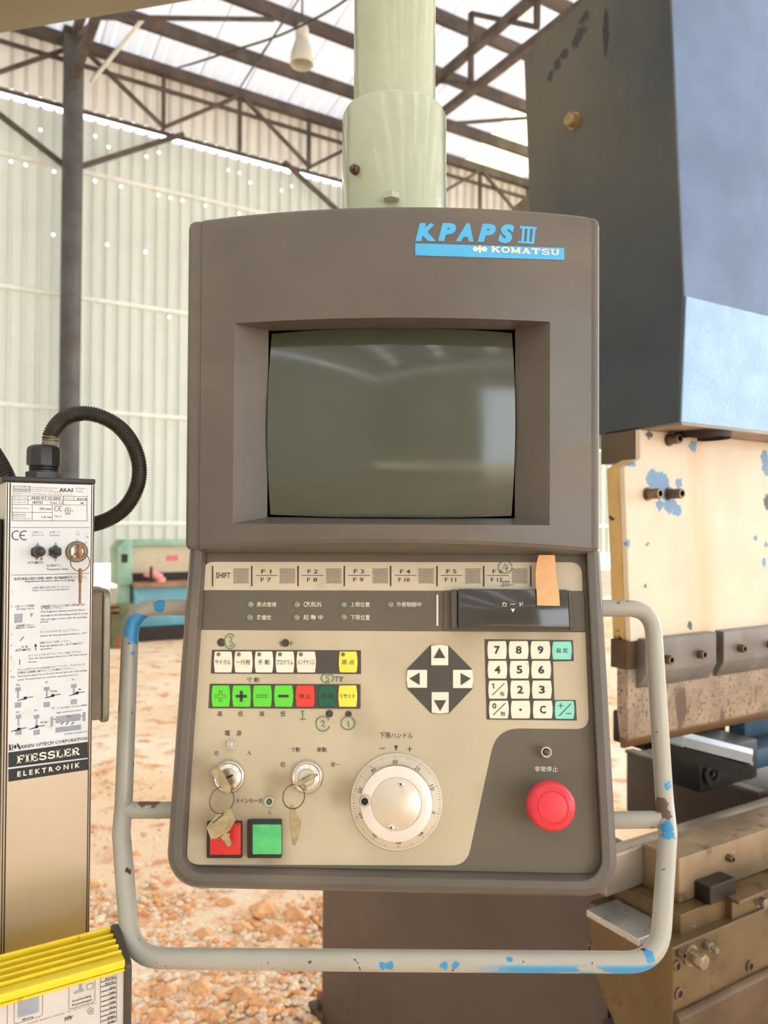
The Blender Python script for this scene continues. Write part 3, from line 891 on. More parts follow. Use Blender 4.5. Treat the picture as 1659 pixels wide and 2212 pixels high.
obj('housing', G(box(c0.x, c0.x + .22, c0.y, c0.y + .13, c1.z, c0.z, .006)), m_gblk, bg_)
obj('motor', G(box(c0.x + .22, c0.x + .5, c0.y + .01, c0.y + .12, c1.z + .012, c0.z - .03, .012)), m_gblue, bg_)
obj('pulley', G(lathe([(.026, 0), (.028, .006), (.026, .010), (.016, .010), (.014, .004), (.007, .004), (.006, .012)], 28), M=Matrix.Translation((c0.x + .035, c0.y, (c0.z * .45 + c1.z * .55)))), m_blk, bg_)
fa = P(1475, 1596, 1.72); fb = P(1625, 1634, 1.66)
def obar(a, b, w, h):
    return bar(a, b, w, h)
obj('finger_bar', G(obar(fa, fb, .045, .02)), m_lgrey, bg_)
obj('finger_support', G(obar(fa - Vector((0, 0, .03)), fb - Vector((0, 0, .03)), .038, .03)), m_gblk, bg_)
obj('cover_lip', G(box(c0.x - .002, c0.x + .09, c0.y + .01, c0.y + .12, c0.z, c0.z + .006, .001, 1)), m_lgrey, bg_)
obj('carriage', G(box(c0.x - .02, c0.x + .30, c0.y + .14, c0.y + .24, c0.z - .03, c0.z + .05, .006)), m_gblk, bg_)
g1_ = P(1640, 1575, 2.0)
rc = obj('rear_cover', G(box(g1_.x - .06, XR, g1_.y, g1_.y + .05, g1_.z - .02, g1_.z + .08, .008)), m_gblue, pb)

# ================================================================ THE CONSOLE
YAW = 2.0
CO = P(850, 1190, .70)
MC = Matrix.Translation(CO) @ Matrix.Rotation(R(HEAD - 90 - YAW), 4, 'Z')
TILT = 12.6
MPN = MC @ Matrix.Translation((0, .014, 0)) @ Matrix.Rotation(R(-TILT), 4, 'X')
INVC, INVP = MC.inverted(), MPN.inverted()
def hit(inv, px, py, y):
    o = inv @ CAMC; d = inv.to_3x3() @ ray(px, py)
    t = (y - o.y) / d.y
    q = o + d * t
    return (q.x, q.z)
def cc(px, py, y=0.0): return hit(INVC, px, py, y)          # pixel -> console plane (x, z)
def pp(px, py, y=0.0): return hit(INVP, px, py, y)          # pixel -> tilted panel plane (x, z)
cons = thing('operator_console', 'dark taupe operator console with CRT screen, keypad and grey guard rail', 'control panel', MC)

m_taupe = pm('taupe_plastic', (100, 91, 83), .36, 0, .07, 9, bump=.10, bscale=900, bdist=.0004, spec=.45, layers=[(nmask(4, .5, .75, (1, 1, 2), (2, 2, 2)), (114, 103, 88), .5)])
def pw(px, py): a = pp(px, py); return INVC @ (MPN @ Vector((a[0], 0, a[1])))
m_grey = pm('panel_grey', (196, 180, 152), .5, 0, .06, 12, spec=.35, layers=[
    (lambda m: m.math('MULTIPLY', blobs([(pw(440, 1670), .012), (pw(430, 1650), .009), (pw(600, 1690), .011), (pw(590, 1705), .008), (pw(745, 1705), .012), (pw(735, 1715), .010), (pw(525, 1800), .030), (pw(445, 1775), .014), (pw(580, 1855), .014)], .012, 60, .9)(m), .55), (138, 116, 84), .6),
    (lambda m: m.math('MULTIPLY', blobs([(pw(1000, 1375), .02), (pw(1100, 1375), .015), (pw(1200, 1375), .012)], .01, 60, .9)(m), .4), (150, 128, 96), .6),(nmask(9, .56, .78, (1, 1, 1), (4, 1, 2)), (168, 150, 122), .55)])
m_strip = pm('panel_strip_cream', (208, 192, 166), .45, 0, .05, 14, spec=.35, layers=[(nmask(16, .6, .8, (1, 1, 1), (6, 1, 2)), (166, 148, 122), .5)])
m_pdark = pm('panel_dark_band', (104, 94, 80), .5, 0, .05, 12, spec=.35)
m_kdark = pm('key_surround', (76, 68, 60), .5, 0, .05, 20)
m_key = pm('key_cream', (246, 228, 206), .42, 0, .04, 30, layers=[(nmask(70, .66, .78), (222, 198, 168), .5)])
m_kyel = pm('key_yellow', (244, 222, 74), .42, 0, .05, 40)
m_kgreen = pm('key_green', (98, 214, 52), .42, 0, .05, 40)
m_kred = pm('key_red', (232, 62, 48), .42, 0, .05, 40)
m_kdgreen = pm('key_dark_green', (26, 92, 66), .3, 0, .1, 60)
m_kteal = pm('key_teal', (146, 222, 200), .42, 0, .05, 40)
m_ink = pm('ink_dark', (62, 54, 48), .6, 0, .02)
m_white = pm('ink_white', (236, 226, 206), .6, 0, .02)
m_marker = pm('green_marker', (74, 122, 92), .6, 0, .15, 300)
m_smudge = pm('worn_black_dot', (66, 58, 50), .6, 0, .3, 400)
m_led = pm('dull_green_led', (132, 142, 116), .25, 0, .1, 100, coat=.5)
m_led2 = pm('key_led', (112, 116, 88), .3, 0, .1, 100)
m_chrome = pm('satin_chrome', (226, 218, 206), .22, .9, .05, 60)
m_alu = pm('dial_aluminium', (216, 202, 182), .34, .55, .05, 40)
m_alu2 = pm('knob_face_aluminium', (232, 218, 208), .42, .35, .04, 60)
m_knurl = pm('knurled_brass', (186, 164, 118), .4, .7, .1, 60)
m_blackpl = pm('black_plastic', (34, 30, 27), .4, 0, .1, 50)
m_gloss = pm('glossy_black_cover', (52, 44, 38), .16, 0, .1, 20, coat=.6)
m_logo = pm('logo_blue', (78, 178, 232), .5, 0, .04, 40)
m_estop = pm('estop_red', (222, 52, 66), .36, 0, .05, 60, spec=.5)
m_capred = pm('button_red', (206, 34, 28), .3, 0, .05, 60, layers=[(blobs([(pw(478, 1795), .007), (pw(465, 1805), .006), (pw(516, 1800), .0022), (pw(517, 1815), .0022)], .008, 300), (240, 176, 160), .4)], coat=.3)
m_capgreen = pm('button_green', (82, 190, 112), .32, 0, .18, 60, coat=.3)

# ---- upper housing -----------------------------------------------------
BULGE, HW = .026, .178
def by(x):
    t = max(-1, min(1, x / HW))
    return -.0018 - BULGE * (1 - t * t)
XLo, XRo = cc(402, 800)[0], cc(1297, 800)[0]
ztop = cc(405, 474)[1]
ox0, ox1 = cc(505, 900, -.010)[0], cc(1187, 900, -.010)[0]
oz0 = cc(850, 1133, -.016)[1]; oz1 = cc(510, 699, -.010)[1]
lip = lambda x: .0075 * (1 - (x / HW) ** 2) - .002
cols = sorted(set([round(-HW + 2 * HW * k / 28, 5) for k in range(29)] + [ox0, ox1]))
arcL = [(XLo + .005 - .005 * math.cos(R(a)), .0055 - .005 * math.sin(R(a))) for a in range(0, 91, 10)]
arcR = [(XRo - .005 + .005 * math.cos(R(a)), .0055 - .005 * math.sin(R(a))) for a in range(90, -1, -10)]
plan = [(XLo, .21), (XLo, .030)] + arcL + [(-HW - .0008, .0005)] + [(x, by(x)) for x in cols] + [(HW + .0008, .0005)] + arcR + [(XRo, .030), (XRo, .21)]
# keep x monotone on the front
pl2 = []
for p in plan:
    if pl2 and abs(p[0] - pl2[-1][0]) < 1e-5 and abs(p[1] - pl2[-1][1]) < 1e-5: continue
    pl2.append(p)
plan = pl2
cxm = (XLo + XRo) / 2
def ring(z, inset, usel=False):
    out = []
    for x, y in plan:
        k = (x - cxm) / (XRo - cxm)
        xx = x - inset * (1 if k > .93 else -1 if k < -.93 else 0)
        yy = y + (inset if y < .15 else 0)
        zz = z + (lip(max(-HW, min(HW, x))) if usel else 0)
        out.append((xx, yy, zz))
    return out
g = Geo()
levels = [ring(0, .006, True), ring(.0025, .0015, True), ring(.006, 0, True), ring(oz0, 0), ring(oz1, 0), ring(ztop - .008, 0), ring(ztop - .003, .001), ring(ztop - .0008, .003), ring(ztop, .0065)]
n = len(plan)
for r_ in levels: g.v += r_
for k in range(len(levels) - 1):
    for i in range(n - 1):
        if k == 3 and ox0 - 1e-6 <= plan[i][0] and plan[i + 1][0] <= ox1 + 1e-6 and plan[i][1] < .002: continue
        g.f.append((k * n + i, k * n + i + 1, (k + 1) * n + i + 1, (k + 1) * n + i))
T = (len(levels) - 1) * n
for i in range(n // 2):                      # top cap as strips
    j = n - 1 - i
    if j - 1 > i: g.f.append((T + i, T + i + 1, T + j - 1, T + j))
for i in range(n // 2):
    j = n - 1 - i
    if j - 1 > i: g.f.append((i, i + 1, j - 1, j))
g.f.append(tuple(k * n for k in range(len(levels))) + tuple(k * n + n - 1 for k in range(len(levels) - 1, -1, -1)))
uh = obj('upper_housing', g, m_taupe, cons, MC, smooth=13)
# bezel walls round the screen
YS = .014
ix0, iz0 = cc(577, 1117, YS); ix1, iz1 = cc(1113, 712, YS)
def rect_ring(x0, x1, z0, z1, yf, nn=14):
    pts = []
    for k in range(nn): pts.append((x0 + (x1 - x0) * k / nn, z0))
    for k in range(nn): pts.append((x1, z0 + (z1 - z0) * k / nn))
    for k in range(nn): pts.append((x1 + (x0 - x1) * k / nn, z1))
    for k in range(nn): pts.append((x0, z1 + (z0 - z1) * k / nn))
    return [(x, yf(x), z) for x, z in pts]
bz = loft([rect_ring(ox0, ox1, oz0, oz1, by), rect_ring(ix0, ix1, iz0, iz1, lambda x: YS)])
obj('screen_bezel', bz, m_taupe, cons, MC, smooth=30)
sx0, sz0 = cc(582, 1114, YS + .003); sx1, sz1 = cc(1108, 717, YS + .003)
gk = loft([rect_ring(ix0, ix1, iz0, iz1, lambda x: YS), rect_ring(ix0, ix1, iz0, iz1, lambda x: YS + .010), rect_ring(sx0 - .006, sx1 + .006, sz0 - .006, sz1 + .006, lambda x: YS + .03)])
obj('screen_gasket', gk, m_blackpl, cons, MC, smooth=30)
# CRT glass: convex, edges bowed out a little
m_crt = pm('crt_glass', (72, 74, 62), .05, 0, .06, 6, spec=.75, coat=0, layers=[(nmask(7, .5, .8, (1, 1, 1), (3, 3, 3)), (84, 84, 70), .12)])
g = Geo(); N = 28
for j in range(N + 1):
    for i in range(N + 1):
        u, w = 2 * i / N - 1, 2 * j / N - 1
        hx_, hz_ = (sx1 - sx0) / 2, (sz1 - sz0) / 2
        x = (sx0 + sx1) / 2 + u * (hx_ + .0025 * (1 - w * w) - .001); z = (sz0 + sz1) / 2 + w * (hz_ + .0025 * (1 - u * u) - .001)
        x = max(ix0 + .0002, min(ix1 - .0002, x)); z = max(iz0 + .0002, min(iz1 - .0002, z))
        g.v.append((x, YS - .0130 + .016 * (.62 * u * u + .38 * w * w), z))
for j in range(N):
    for i in range(N):
        a_ = j * (N + 1) + i
        g.f.append((a_, a_ + 1, a_ + N + 2, a_ + N + 1))
obj('crt_screen', g, m_crt, cons, MC, smooth=80)

# logo on the curved face ------------------------------------------------
def curved(vf, off=.0004):
    v, f = vf
    return [(p[0], by(p[0]) - off, p[2]) for p in v], f
def cpt(px, py):
    y = -.015
    for _ in range(4):
        x, z = cc(px, py, y); y = by(x)
    return x, z
def ctext(s, x0, y0, x1, y1, bold, shear):
    a = cpt(x0, y1); b = cpt(x1, y0)
    return curved(fit(textgeo(s, bold, shear, 3), a[0], a[1], b[0], b[1]))
lg = Geo()
for s, x0, y0, x1, y1 in [('K', 897, 482.5, 942, 521), ('P', 946, 482.5, 985, 521), ('A', 984.5, 483, 1023, 521.5), ('P', 1032, 484.5, 1071, 522.5), ('S', 1076, 485.5, 1111, 525)]:
    lg.add(ctext(s, x0, y0, x1, y1, .068, .22))
def poly_c(pts, off=.0004, sub=1):
    return curved(([(p[0], 0, p[1]) for p in [cpt(*q) for q in pts]], [tuple(range(len(pts)))]), off)
for x in (1125, 1136.5, 1148):
    lg.add(poly_c([(x, 525), (x + 6, 525), (x + 9, 491), (x + 3, 491)]))
lg.add(poly_c([(1123, 494), (1159, 495.5), (1159.5, 490.5), (1123.5, 488.5)]))
lg.add(poly_c([(1118.5, 525), (1153, 527), (1153.5, 523), (1119, 521)]))
obj('logo_lettering', lg, m_logo, uh, MC)
st = Geo()
for k in range(16):
    u0, u1 = k / 16, (k + 1) / 16
    e = lambda u, a, b: (a[0] + (b[0] - a[0]) * u, a[1] + (b[1] - a[1]) * u)
    st.add(poly_c([e(u0, (897, 552), (1219, 562)), e(u1, (897, 552), (1219, 562)), e(u1, (897, 526), (1218.5, 536)), e(u0, (897, 526), (1218.5, 536))], .0005))
obj('logo_strip', st, m_logo, uh, MC)
# wide slab-serif lettering drawn with strokes in a 10 x 10 cell
def slab(ch, w=2.6, t=1.5):
    """thick verticals, thin serifs: list of (polyline, width)"""
    S = {
        'K': [([(2.2, 0), (2.2, 10)], w), ([(2.6, 4.2), (8.3, 9.4)], 1.9), ([(4.6, 5.6), (8.6, .5)], w), ([(.2, .7), (4.2, .7)], t), ([(.2, 9.3), (4.2, 9.3)], t), ([(6.4, 9.3), (10, 9.3)], t), ([(6.2, .7), (10.2, .7)], t)],
        'O': [(arcpts(5, 5, 3.7, 4.2, 0, 360, 28), 2.2)],
        'M': [([(1.8, 0), (1.8, 10)], 1.8), ([(9.2, 0), (9.2, 10)], w), ([(1.8, 9.6), (5.5, 1.0)], 2.2), ([(9, 9.6), (5.4, 1.0)], 1.6), ([(0, .7), (3.6, .7)], t), ([(7.3, .7), (11, .7)], t), ([(0, 9.3), (2.6, 9.3)], t), ([(8.6, 9.3), (11, 9.3)], t)],
        'A': [([(2, .4), (5, 9.6)], 1.7), ([(8.2, .4), (5, 9.6)], w), ([(2.8, 3.2), (7.2, 3.2)], t), ([(0, .7), (3.8, .7)], t), ([(6.2, .7), (10.2, .7)], t)],
        'T': [([(5, 0), (5, 10)], w), ([(.4, 9.2), (9.6, 9.2)], 1.7), ([(1.1, 9.6), (1.1, 6.4)], t), ([(8.9, 9.6), (8.9, 6.4)], t), ([(2.9, .7), (7.1, .7)], t)],
        'S': [(arcpts(5, 7.2, 3.3, 2.1, 20, 270, 18) + arcpts(5, 2.8, 3.5, 2.2, 90, -160, 18), 2.0), ([(8.4, 9.6), (8.4, 6.9)], 1.2), ([(1.4, .4), (1.4, 3.2)], 1.2)],
        'U': [([(2.2, 10), (2.2, 4)] + arcpts(5.2, 3.6, 3.0, 2.7, 180, 360, 14) + [(8.2, 4), (8.2, 10)], 2.0), ([(.2, 9.3), (4.2, 9.3)], t), ([(6.6, 9.3), (10, 9.3)], t)],
        'F': [([(2.4, 0), (2.4, 10)], w), ([(.3, .6), (5, .6)], t), ([(.3, 9.4), (8.6, 9.4)], t), ([(8.3, 9.8), (8.3, 6.6)], 1.1), ([(3, 5.1), (6.4, 5.1)], t), ([(6.4, 6.6), (6.4, 3.6)], 1.0)],
        'I': [([(2.6, 0), (2.6, 10)], w), ([(.4, .6), (4.8, .6)], t), ([(.4, 9.4), (4.8, 9.4)], t)],
        'E': [([(2.4, 0), (2.4, 10)], w), ([(.3, .6), (8.6, .6)], t), ([(.3, 9.4), (8.2, 9.4)], t), ([(7.9, 9.8), (7.9, 6.7)], 1.1), ([(8.3, .2), (8.3, 3.5)], 1.1), ([(3, 5.1), (6.2, 5.1)], t), ([(6.2, 6.6), (6.2, 3.6)], 1.0)],
        'L': [([(2.4, 0), (2.4, 10)], w), ([(.3, .6), (8.2, .6)], t), ([(.3, 9.4), (4.8, 9.4)], t), ([(7.9, .2), (7.9, 3.8)], 1.1)],
        'R': [([(2.2, 0), (2.2, 10)], w), ([(.2, .6), (4.6, .6)], t), ([(.2, 9.3), (5.6, 9.3)] + arcpts(5.6, 7.1, 2.3, 2.2, 90, -90, 12) + [(3, 4.9)], 1.6), ([(5.2, 4.9), (7.8, .8), (9.6, .6)], 2.2)],
    }[ch]
    v, f = [], []
    for ln, ww in S:
        a, b = stroke([ln], ww); o = len(v); v += a; f += [tuple(i + o for i in q) for q in b]
    return v, f
adv = {'K': 11, 'O': 10.4, 'M': 12, 'A': 10.8, 'T': 10.6, 'S': 10.2, 'U': 10.8, 'F': 9.6, 'I': 6, 'E': 9.8, 'L': 9.4, 'R': 10.4}
def slabword(s):
    v, f = [], []; x = 0
    for ch in s:
        a, b = slab(ch); o = len(v)
        v += [(p[0] + x, p[1]) for p in a]; f += [tuple(i + o for i in q) for q in b]; x += adv[ch]
    return v, f
kv, kf = slabword('KOMATSU')
kx0 = min(p[0] for p in kv); kx1 = max(p[0] for p in kv)
kpts = []
for p in kv:
    u = (p[0] - kx0) / (kx1 - kx0)
    kpts.append(cpt(1061 + 147 * u, 545.2 + 7.2 * u - 12.6 * p[1] / 10))
em = Geo(); em.add(curved(([(p[0], 0, p[1]) for p in kpts], kf), .0009))
for ex in (1027, 1046):
    c_ = cpt(ex, 538.9); em.add(curved(([(c_[0] + .0025 * math.cos(2 * PI * k / 18), 0, c_[1] + .0022 * math.sin(2 * PI * k / 18)) for k in range(18)], [tuple(range(18))]), .0009))
em.add(poly_c([(1034, 546.5), (1039, 546.6), (1039, 531.2), (1034, 531)], .0009))
em.add(poly_c([(1027, 540.5), (1046, 541), (1046, 537.5), (1027, 537)], .0010))
obj('brand_lettering', em, m_white, uh, MC)

# ---- lower housing --------------------------------------------------------
lx0, lx1 = pp(356, 1800, -.012)[0], pp(1337, 1800, -.012)[0]
lz0 = pp(700, 1931, -.010)[1]
px0, pz0 = pp(403, 1868); px1 = pp(1294, 1800)[0]
ZT = .001
def rr3(x0, x1, z0, z1, r, y): return [(x, y, z) for x, z in rrect(x0, x1, z0, z1, [r, r, .004, .004], 8)]
rings = [rr3(lx0 + .012, lx1 - .012, lz0 + .02, ZT, .02, .12), rr3(lx0, lx1, lz0 + .004, ZT, .030, .05), rr3(lx0, lx1, lz0, ZT, .030, .004),
         rr3(lx0 + .0012, lx1 - .0012, lz0 + .0012, ZT, .029, -.004), rr3(lx0 + .004, lx1 - .004, lz0 + .004, ZT, .027, -.009), rr3(lx0 + .008, lx1 - .008, lz0 + .008, ZT, .024, -.011),
         rr3(lx0 + .0135, lx1 - .0135, lz0 + .0135, ZT, .019, -.0105), rr3(lx0 + .0145, lx1 - .0145, lz0 + .0145, ZT, .018, -.0095),
         rr3(px0 - .0005, px1 + .0005, pz0 - .0005, ZT, .012, .0004)]
obj('lower_housing', G(loft(rings, (True, True))), m_taupe, cons, MPN, smooth=28)
fpan = obj('front_panel', G(prism(rrect(px0, px1, pz0, ZT - .002, [.012, .012, .002, .002], 8), -.0006, .001)), m_pdark, cons, MPN)
def ppoly(pts, rad=0, y=0.0, n=6):
    q = [pp(*p) for p in pts]
    mm = [abs(pp(500 + r_, 1500)[0] - pp(500, 1500)[0]) if r_ else 0 for r_ in (rad if isinstance(rad, (list, tuple)) else [rad] * len(pts))]
    return [tuple(p) for p in fillet(q, mm, n)]
def pplate(name, pts, rad, y0, y1, mat, parent, b=0, label=None):
    return obj(name, G(prism(ppoly(pts, rad), y0, y1, b)), mat, parent, MPN, label=label)
pplate('function_key_strip', [(440, 1275), (1258, 1277), (1256, 1215), (441, 1214)], [0, 0, 26, 22], -.0010, -.0002, m_strip, fpan)
pplate('panel_overlay', [(432, 1361), (1264, 1366), (1272, 1575), (1072, 1573), (1008, 1869), (403, 1867)], [0, 0, 28, 62, 40, 26], -.0010, -.0002, m_grey, fpan)
E2 = -.0014
def ptg(s, x0, y0, x1, y1, bold=.004, y=E2, shear=0, keep=False):
    a, b = pp(x0, y1), pp(x1, y0)
    v, f = fit(textgeo(s, bold, shear), a[0], a[1], b[0], b[1], keep)
    return [(p[0], y, p[2]) for p in v], f
def quadg(x0, y0, x1, y1, y=E2):
    return flat([pp(x0, y1), pp(x1, y1), pp(x1, y0), pp(x0, y0)], y)
def polyg(pts, y=E2): return flat([pp(*p) for p in pts], y)
def lineg(lines, w, y=E2):
    q = [[pp(*p) for p in ln] for ln in lines]
    mm = abs(pp(500 + w, 1500)[0] - pp(500, 1500)[0])
    v, f = stroke(q, mm)
    return [(p[0], y, p[1]) for p in v], f
def discg(cx, cy, r, y=E2, n=14):
    return polyg([(cx + r * math.cos(2 * PI * k / n), cy + r * math.sin(2 * PI * k / n)) for k in range(n)], y)

# function strip print
for x in (460, 544.5, 644.3, 744, 844, 944, 1044.7, 1146):
    obj('strip_divider', G(quadg(x - 1.5, 1223, x + 1.5, 1267)), m_ink, fpan, MPN)
obj('lettering', G(ptg('SHIFT', 466.6, 1237.4, 499, 1249.3, .012)), m_ink, fpan, MPN)
for k in range(6):
    o_ = 99.8 * k
    obj('lettering', G(ptg('F %d' % (k + 1), 565 + o_, 1230.7, 587 + o_, 1239.2, .012), ptg('F %d' % (k + 7), 563.6 + o_ - (2 if k > 2 else 0), 1248.5, 586 + o_, 1257, .012), quadg(552.5 + o_, 1243, 599.7 + o_, 1244.2)), m_ink, fpan, MPN)
for k in range(7):
    x0 = [505, 605, 705, 805, 904, 1005, 1106][k]
    g = Geo()
    for j in range(13):
        for i in range(13):
            if (i + j) % 2 == 0: g.add(discg(x0 + 1 + i * 2.55, 1229.5 + j * 2.5, 1.25, E2, 6))
    obj('dotted_pad', g, m_ink, fpan, MPN)
# status lights
for i, (x, y) in enumerate([(542, 1306), (642, 1306), (743, 1306), (843.7, 1306), (540.6, 1334), (641.3, 1334), (743, 1333)]):
    c_ = pp(x, y); obj('status_led', G(lathe([(.0029, 0), (.0028, .0012), (.0018, .0019), (.0004, .0021)], 16), M=Matrix.Translation((c_[0], -.0005, c_[1]))), m_led, cons, MPN)
for s, x0, y0, x1, y1 in [('原点復帰', 555, 1301, 597.5, 1311), ('CPURUN', 656, 1300.6, 694, 1311), ('上限位置', 757, 1301, 799, 1311), ('外部制御中', 857, 1301, 910, 1311), ('準備完', 555, 1329, 586, 1339.5), ('起 動 中', 655.7, 1328.5, 698, 1339), ('下限位置', 757.7, 1328.5, 799, 1339.5)]:
    obj('lettering', G(ptg(s, x0, y0, x1, y1, .006)), m_white, fpan, MPN)
obj('white_bar', G(quadg(942.6, 1285, 946.6, 1352)), m_white, fpan, MPN)

# dark surrounds
for pts in ([(459, 1404), (780, 1405), (780, 1456), (456, 1455)], [(454, 1477), (779, 1478), (779, 1531), (451, 1530)],
            [(1046.5, 1381), (1237, 1383), (1239, 1428), (1194, 1429), (1197, 1512), (1243, 1512), (1245.5, 1556.5), (1051, 1554)]):
    pplate('key_surround', pts, 0, -.0014, -.0008, m_kdark, fpan)
dp = [(930, 1393.5), (968, 1393.5), (1019, 1445), (1022, 1466), (1021, 1487), (970, 1541), (950, 1542.5), (931, 1541), (879, 1487), (877.5, 1466), (879, 1445)]
pplate('key_surround', dp, 3, -.0014, -.0008, m_kdark, fpan)
# keys
def barrel(x0, y0, x1, y1, bow=1.0):
    pts = []
    for k in range(7): t = k / 6; pts.append((x0 + bow - bow * math.sin(PI * t), y1 + (y0 - y1) * t))
    for k in range(7): t = k / 6; pts.append((x1 - bow + bow * math.sin(PI * t), y0 + (y1 - y0) * t))
    return pts
def key(x0, y0, x1, y1, mat, legend=None, led=False, inkm=None, label=None, bow=2.2):
    k_ = obj('membrane_key', G(prism([pp(*p) for p in barrel(x0, y0, x1, y1, bow)], -.0026, -.0010, .0005, 1)), mat, cons, MPN, label=label)
    if legend:
        lgd = Geo()
        for it in legend: lgd.add(it)
        obj('legend', lgd, inkm or m_ink, k_, MPN)
    if led:
        c_ = pp(x0 + 9, y0 + 6, -.0026)
        obj('key_led', G(lathe([(.0019, 0), (.0017, .0007), (.0004, .0010)], 12), M=Matrix.Translation((c_[0], -.0025, c_[1]))), m_led2, k_, MPN)
    return k_
KY = -.0030
xs1 = [(463, 503), (507, 546.6), (551, 591), (596, 636.5), (641, 683), (732, 772.5)]
for (a, b), s, tw in zip(xs1, ['サイクル', '一行程', '手 動', 'プログラム', 'メンテナンス', '原 点'], [34, 31, 26, 37, 37, 27]):
    cx = (a + b) / 2
    key(a, 1407.5, b, 1453, m_kyel if '原' in s else m_key, [ptg(s, cx - tw / 2, 1425.5, cx + tw / 2, 1436, .003, KY)], True, label='yellow key' if '原' in s else None)
xs2 = [(458, 498), (502.5, 543), (547, 588), (592.6, 634), (639, 680), (687.6, 726.7), (731, 772)]
def plusg(cx, cy, r, w): return [quadg(cx - r, cy - w, cx + r, cy + w, KY), quadg(cx - w, cy - r, cx + w, cy + r, KY)]
def outline(pts, w): return lineg([pts + [pts[0]]], w, KY)
cy2 = 1504
def plus_outline(cx, cy, r, w): return outline([(cx - w, cy - r), (cx + w, cy - r), (cx + w, cy - w), (cx + r, cy - w), (cx + r, cy + w), (cx + w, cy + w), (cx + w, cy + r), (cx - w, cy + r), (cx - w, cy + w), (cx - r, cy + w), (cx - r, cy - w), (cx - w, cy - w)], 1.1)
cm = lambda t: (t[0] + t[1]) / 2
legs2 = [[plus_outline(cm(xs2[0]), cy2, 11.5, 2.6)], plusg(cm(xs2[1]), cy2, 11.8, 3), [outline([(cm(xs2[2]) - 11, 1501.3), (cm(xs2[2]) + 11, 1501.3), (cm(xs2[2]) + 11, 1506.3), (cm(xs2[2]) - 11, 1506.3)], 1.1)], [quadg(cm(xs2[3]) - 11.3, 1501, cm(xs2[3]) + 11.3, 1506.5, KY)],
         [ptg('停 止', cm(xs2[4]) - 13, 1499, cm(xs2[4]) + 13, 1509, .008, KY)], [ptg('起 動', cm(xs2[5]) - 13, 1498, cm(xs2[5]) + 13, 1509, .01, KY)], [ptg('リセット', cm(xs2[6]) - 16, 1498.5, cm(xs2[6]) + 16, 1508.5, .006, KY)]]
for t, lgd, mt, lb in zip(xs2, legs2, [m_kgreen] * 4 + [m_kred, m_kdgreen, m_kyel], ['bright green key with outlined plus', 'bright green key with solid plus', 'bright green key with outlined minus', 'bright green key with solid minus', 'red stop key', 'dark green worn start key', 'yellow reset key']):
    key(t[0], 1480.5, t[1], 1527, mt, lgd, False, label=lb)
# numeric keys
kp = [((1052, 1094), (1385, 1424), '7'), ((1098, 1141), (1385, 1424), '8'), ((1145, 1188), (1385, 1424), '9'), ((1191.5, 1234.5), (1386, 1425), '設 定'),
      ((1052.7, 1095), (1427.5, 1466), '4'), ((1100, 1142.5), (1427.5, 1466), '5'), ((1146.5, 1189.5), (1427.5, 1466), '6'),
      ((1054, 1096.5), (1470, 1509.5), '1/有'), ((1101.5, 1144), (1470, 1509.5), '2'), ((1148, 1191), (1470, 1509.5), '3'),
      ((1055.5, 1098.5), (1513.5, 1552), '0/無'), ((1102.6, 1145), (1513.5, 1552), '.'), ((1150, 1193), (1513.5, 1552), 'C'), ((1197, 1240), (1514, 1553), '+/-')]
for (x0, x1), (y0, y1), s in kp:
    cx, cy = (x0 + x1) / 2, (y0 + y1) / 2
    mt = m_kteal if s in ('設 定', '+/-') else m_key
    if s == '設 定': lgd = [ptg(s, cx - 12, cy - 5, cx + 12, cy + 5, .004, KY)]
    elif s == '.': lgd = [quadg(cx - 2.6, cy - 2, cx + 2.2, cy + 2.8, KY)]
    elif '/' in s:
        if s == '+/-': lgd = [quadg(cx - 14, cy - 9.7, cx - 3, cy - 8.5, KY), quadg(cx - 9.2, cy - 14.5, cx - 7.9, cy - 3.6, KY), quadg(cx + 2.5, cy + 6.8, cx + 14, cy + 8.4, KY), lineg([[(cx - 12, cy + 13), (cx + 14, cy - 14)]], 1.5, KY)]
        else: lgd = [ptg(s[0], cx - (12 if s[0] == '1' else 14), cy - 14, cx - (6 if s[0] == '1' else 5.5), cy - 2, .02, KY) if s[0] != '1' else lineg([[(cx - 13, cy - 10.5), (cx - 9.5, cy - 13.5), (cx - 9.5, cy - 2)]], 2.2, KY), lineg([[(cx - 12.5, cy + 12), (cx + 14, cy - 14)]], 1.5, KY), ptg(s[2], cx + 3.5, cy + 4, cx + 14, cy + 14, .002, KY)]
    else: lgd = [ptg(s, cx - 6, cy - 8.5, cx + 6.2, cy + 8.5, .028, KY)]
    key(x0, y0, x1, y1, mt, lgd, label='pale teal key' if mt is m_kteal else None)
# arrow keys
for pts, tri in [([(931, 1437.5), (968, 1437.5), (968, 1395), (950, 1393), (931, 1395)], [(949, 1399.5), (936.5, 1422), (962, 1422)]),
                 ([(880, 1486), (922.5, 1486), (922.5, 1447), (880, 1447), (878, 1466)], [(884.5, 1466), (906.5, 1453), (906.5, 1480)]),
                 ([(978, 1486.5), (1020, 1486.5), (1022, 1467), (1020, 1447), (978, 1447)], [(1016.5, 1466), (994.7, 1454), (994.7, 1480.5)]),
                 ([(932, 1539.5), (950, 1541.8), (969, 1539.5), (969, 1495), (932, 1495)], [(950.5, 1536), (937, 1512.5), (963.5, 1512.5)])]:
    k_ = obj('arrow_key', G(prism([pp(*p) for p in pts], -.0026, -.0010, .0004, 1)), m_key, cons, MPN)
    obj('legend', G(polyg(tri, KY)), m_kdark, k_, MPN)
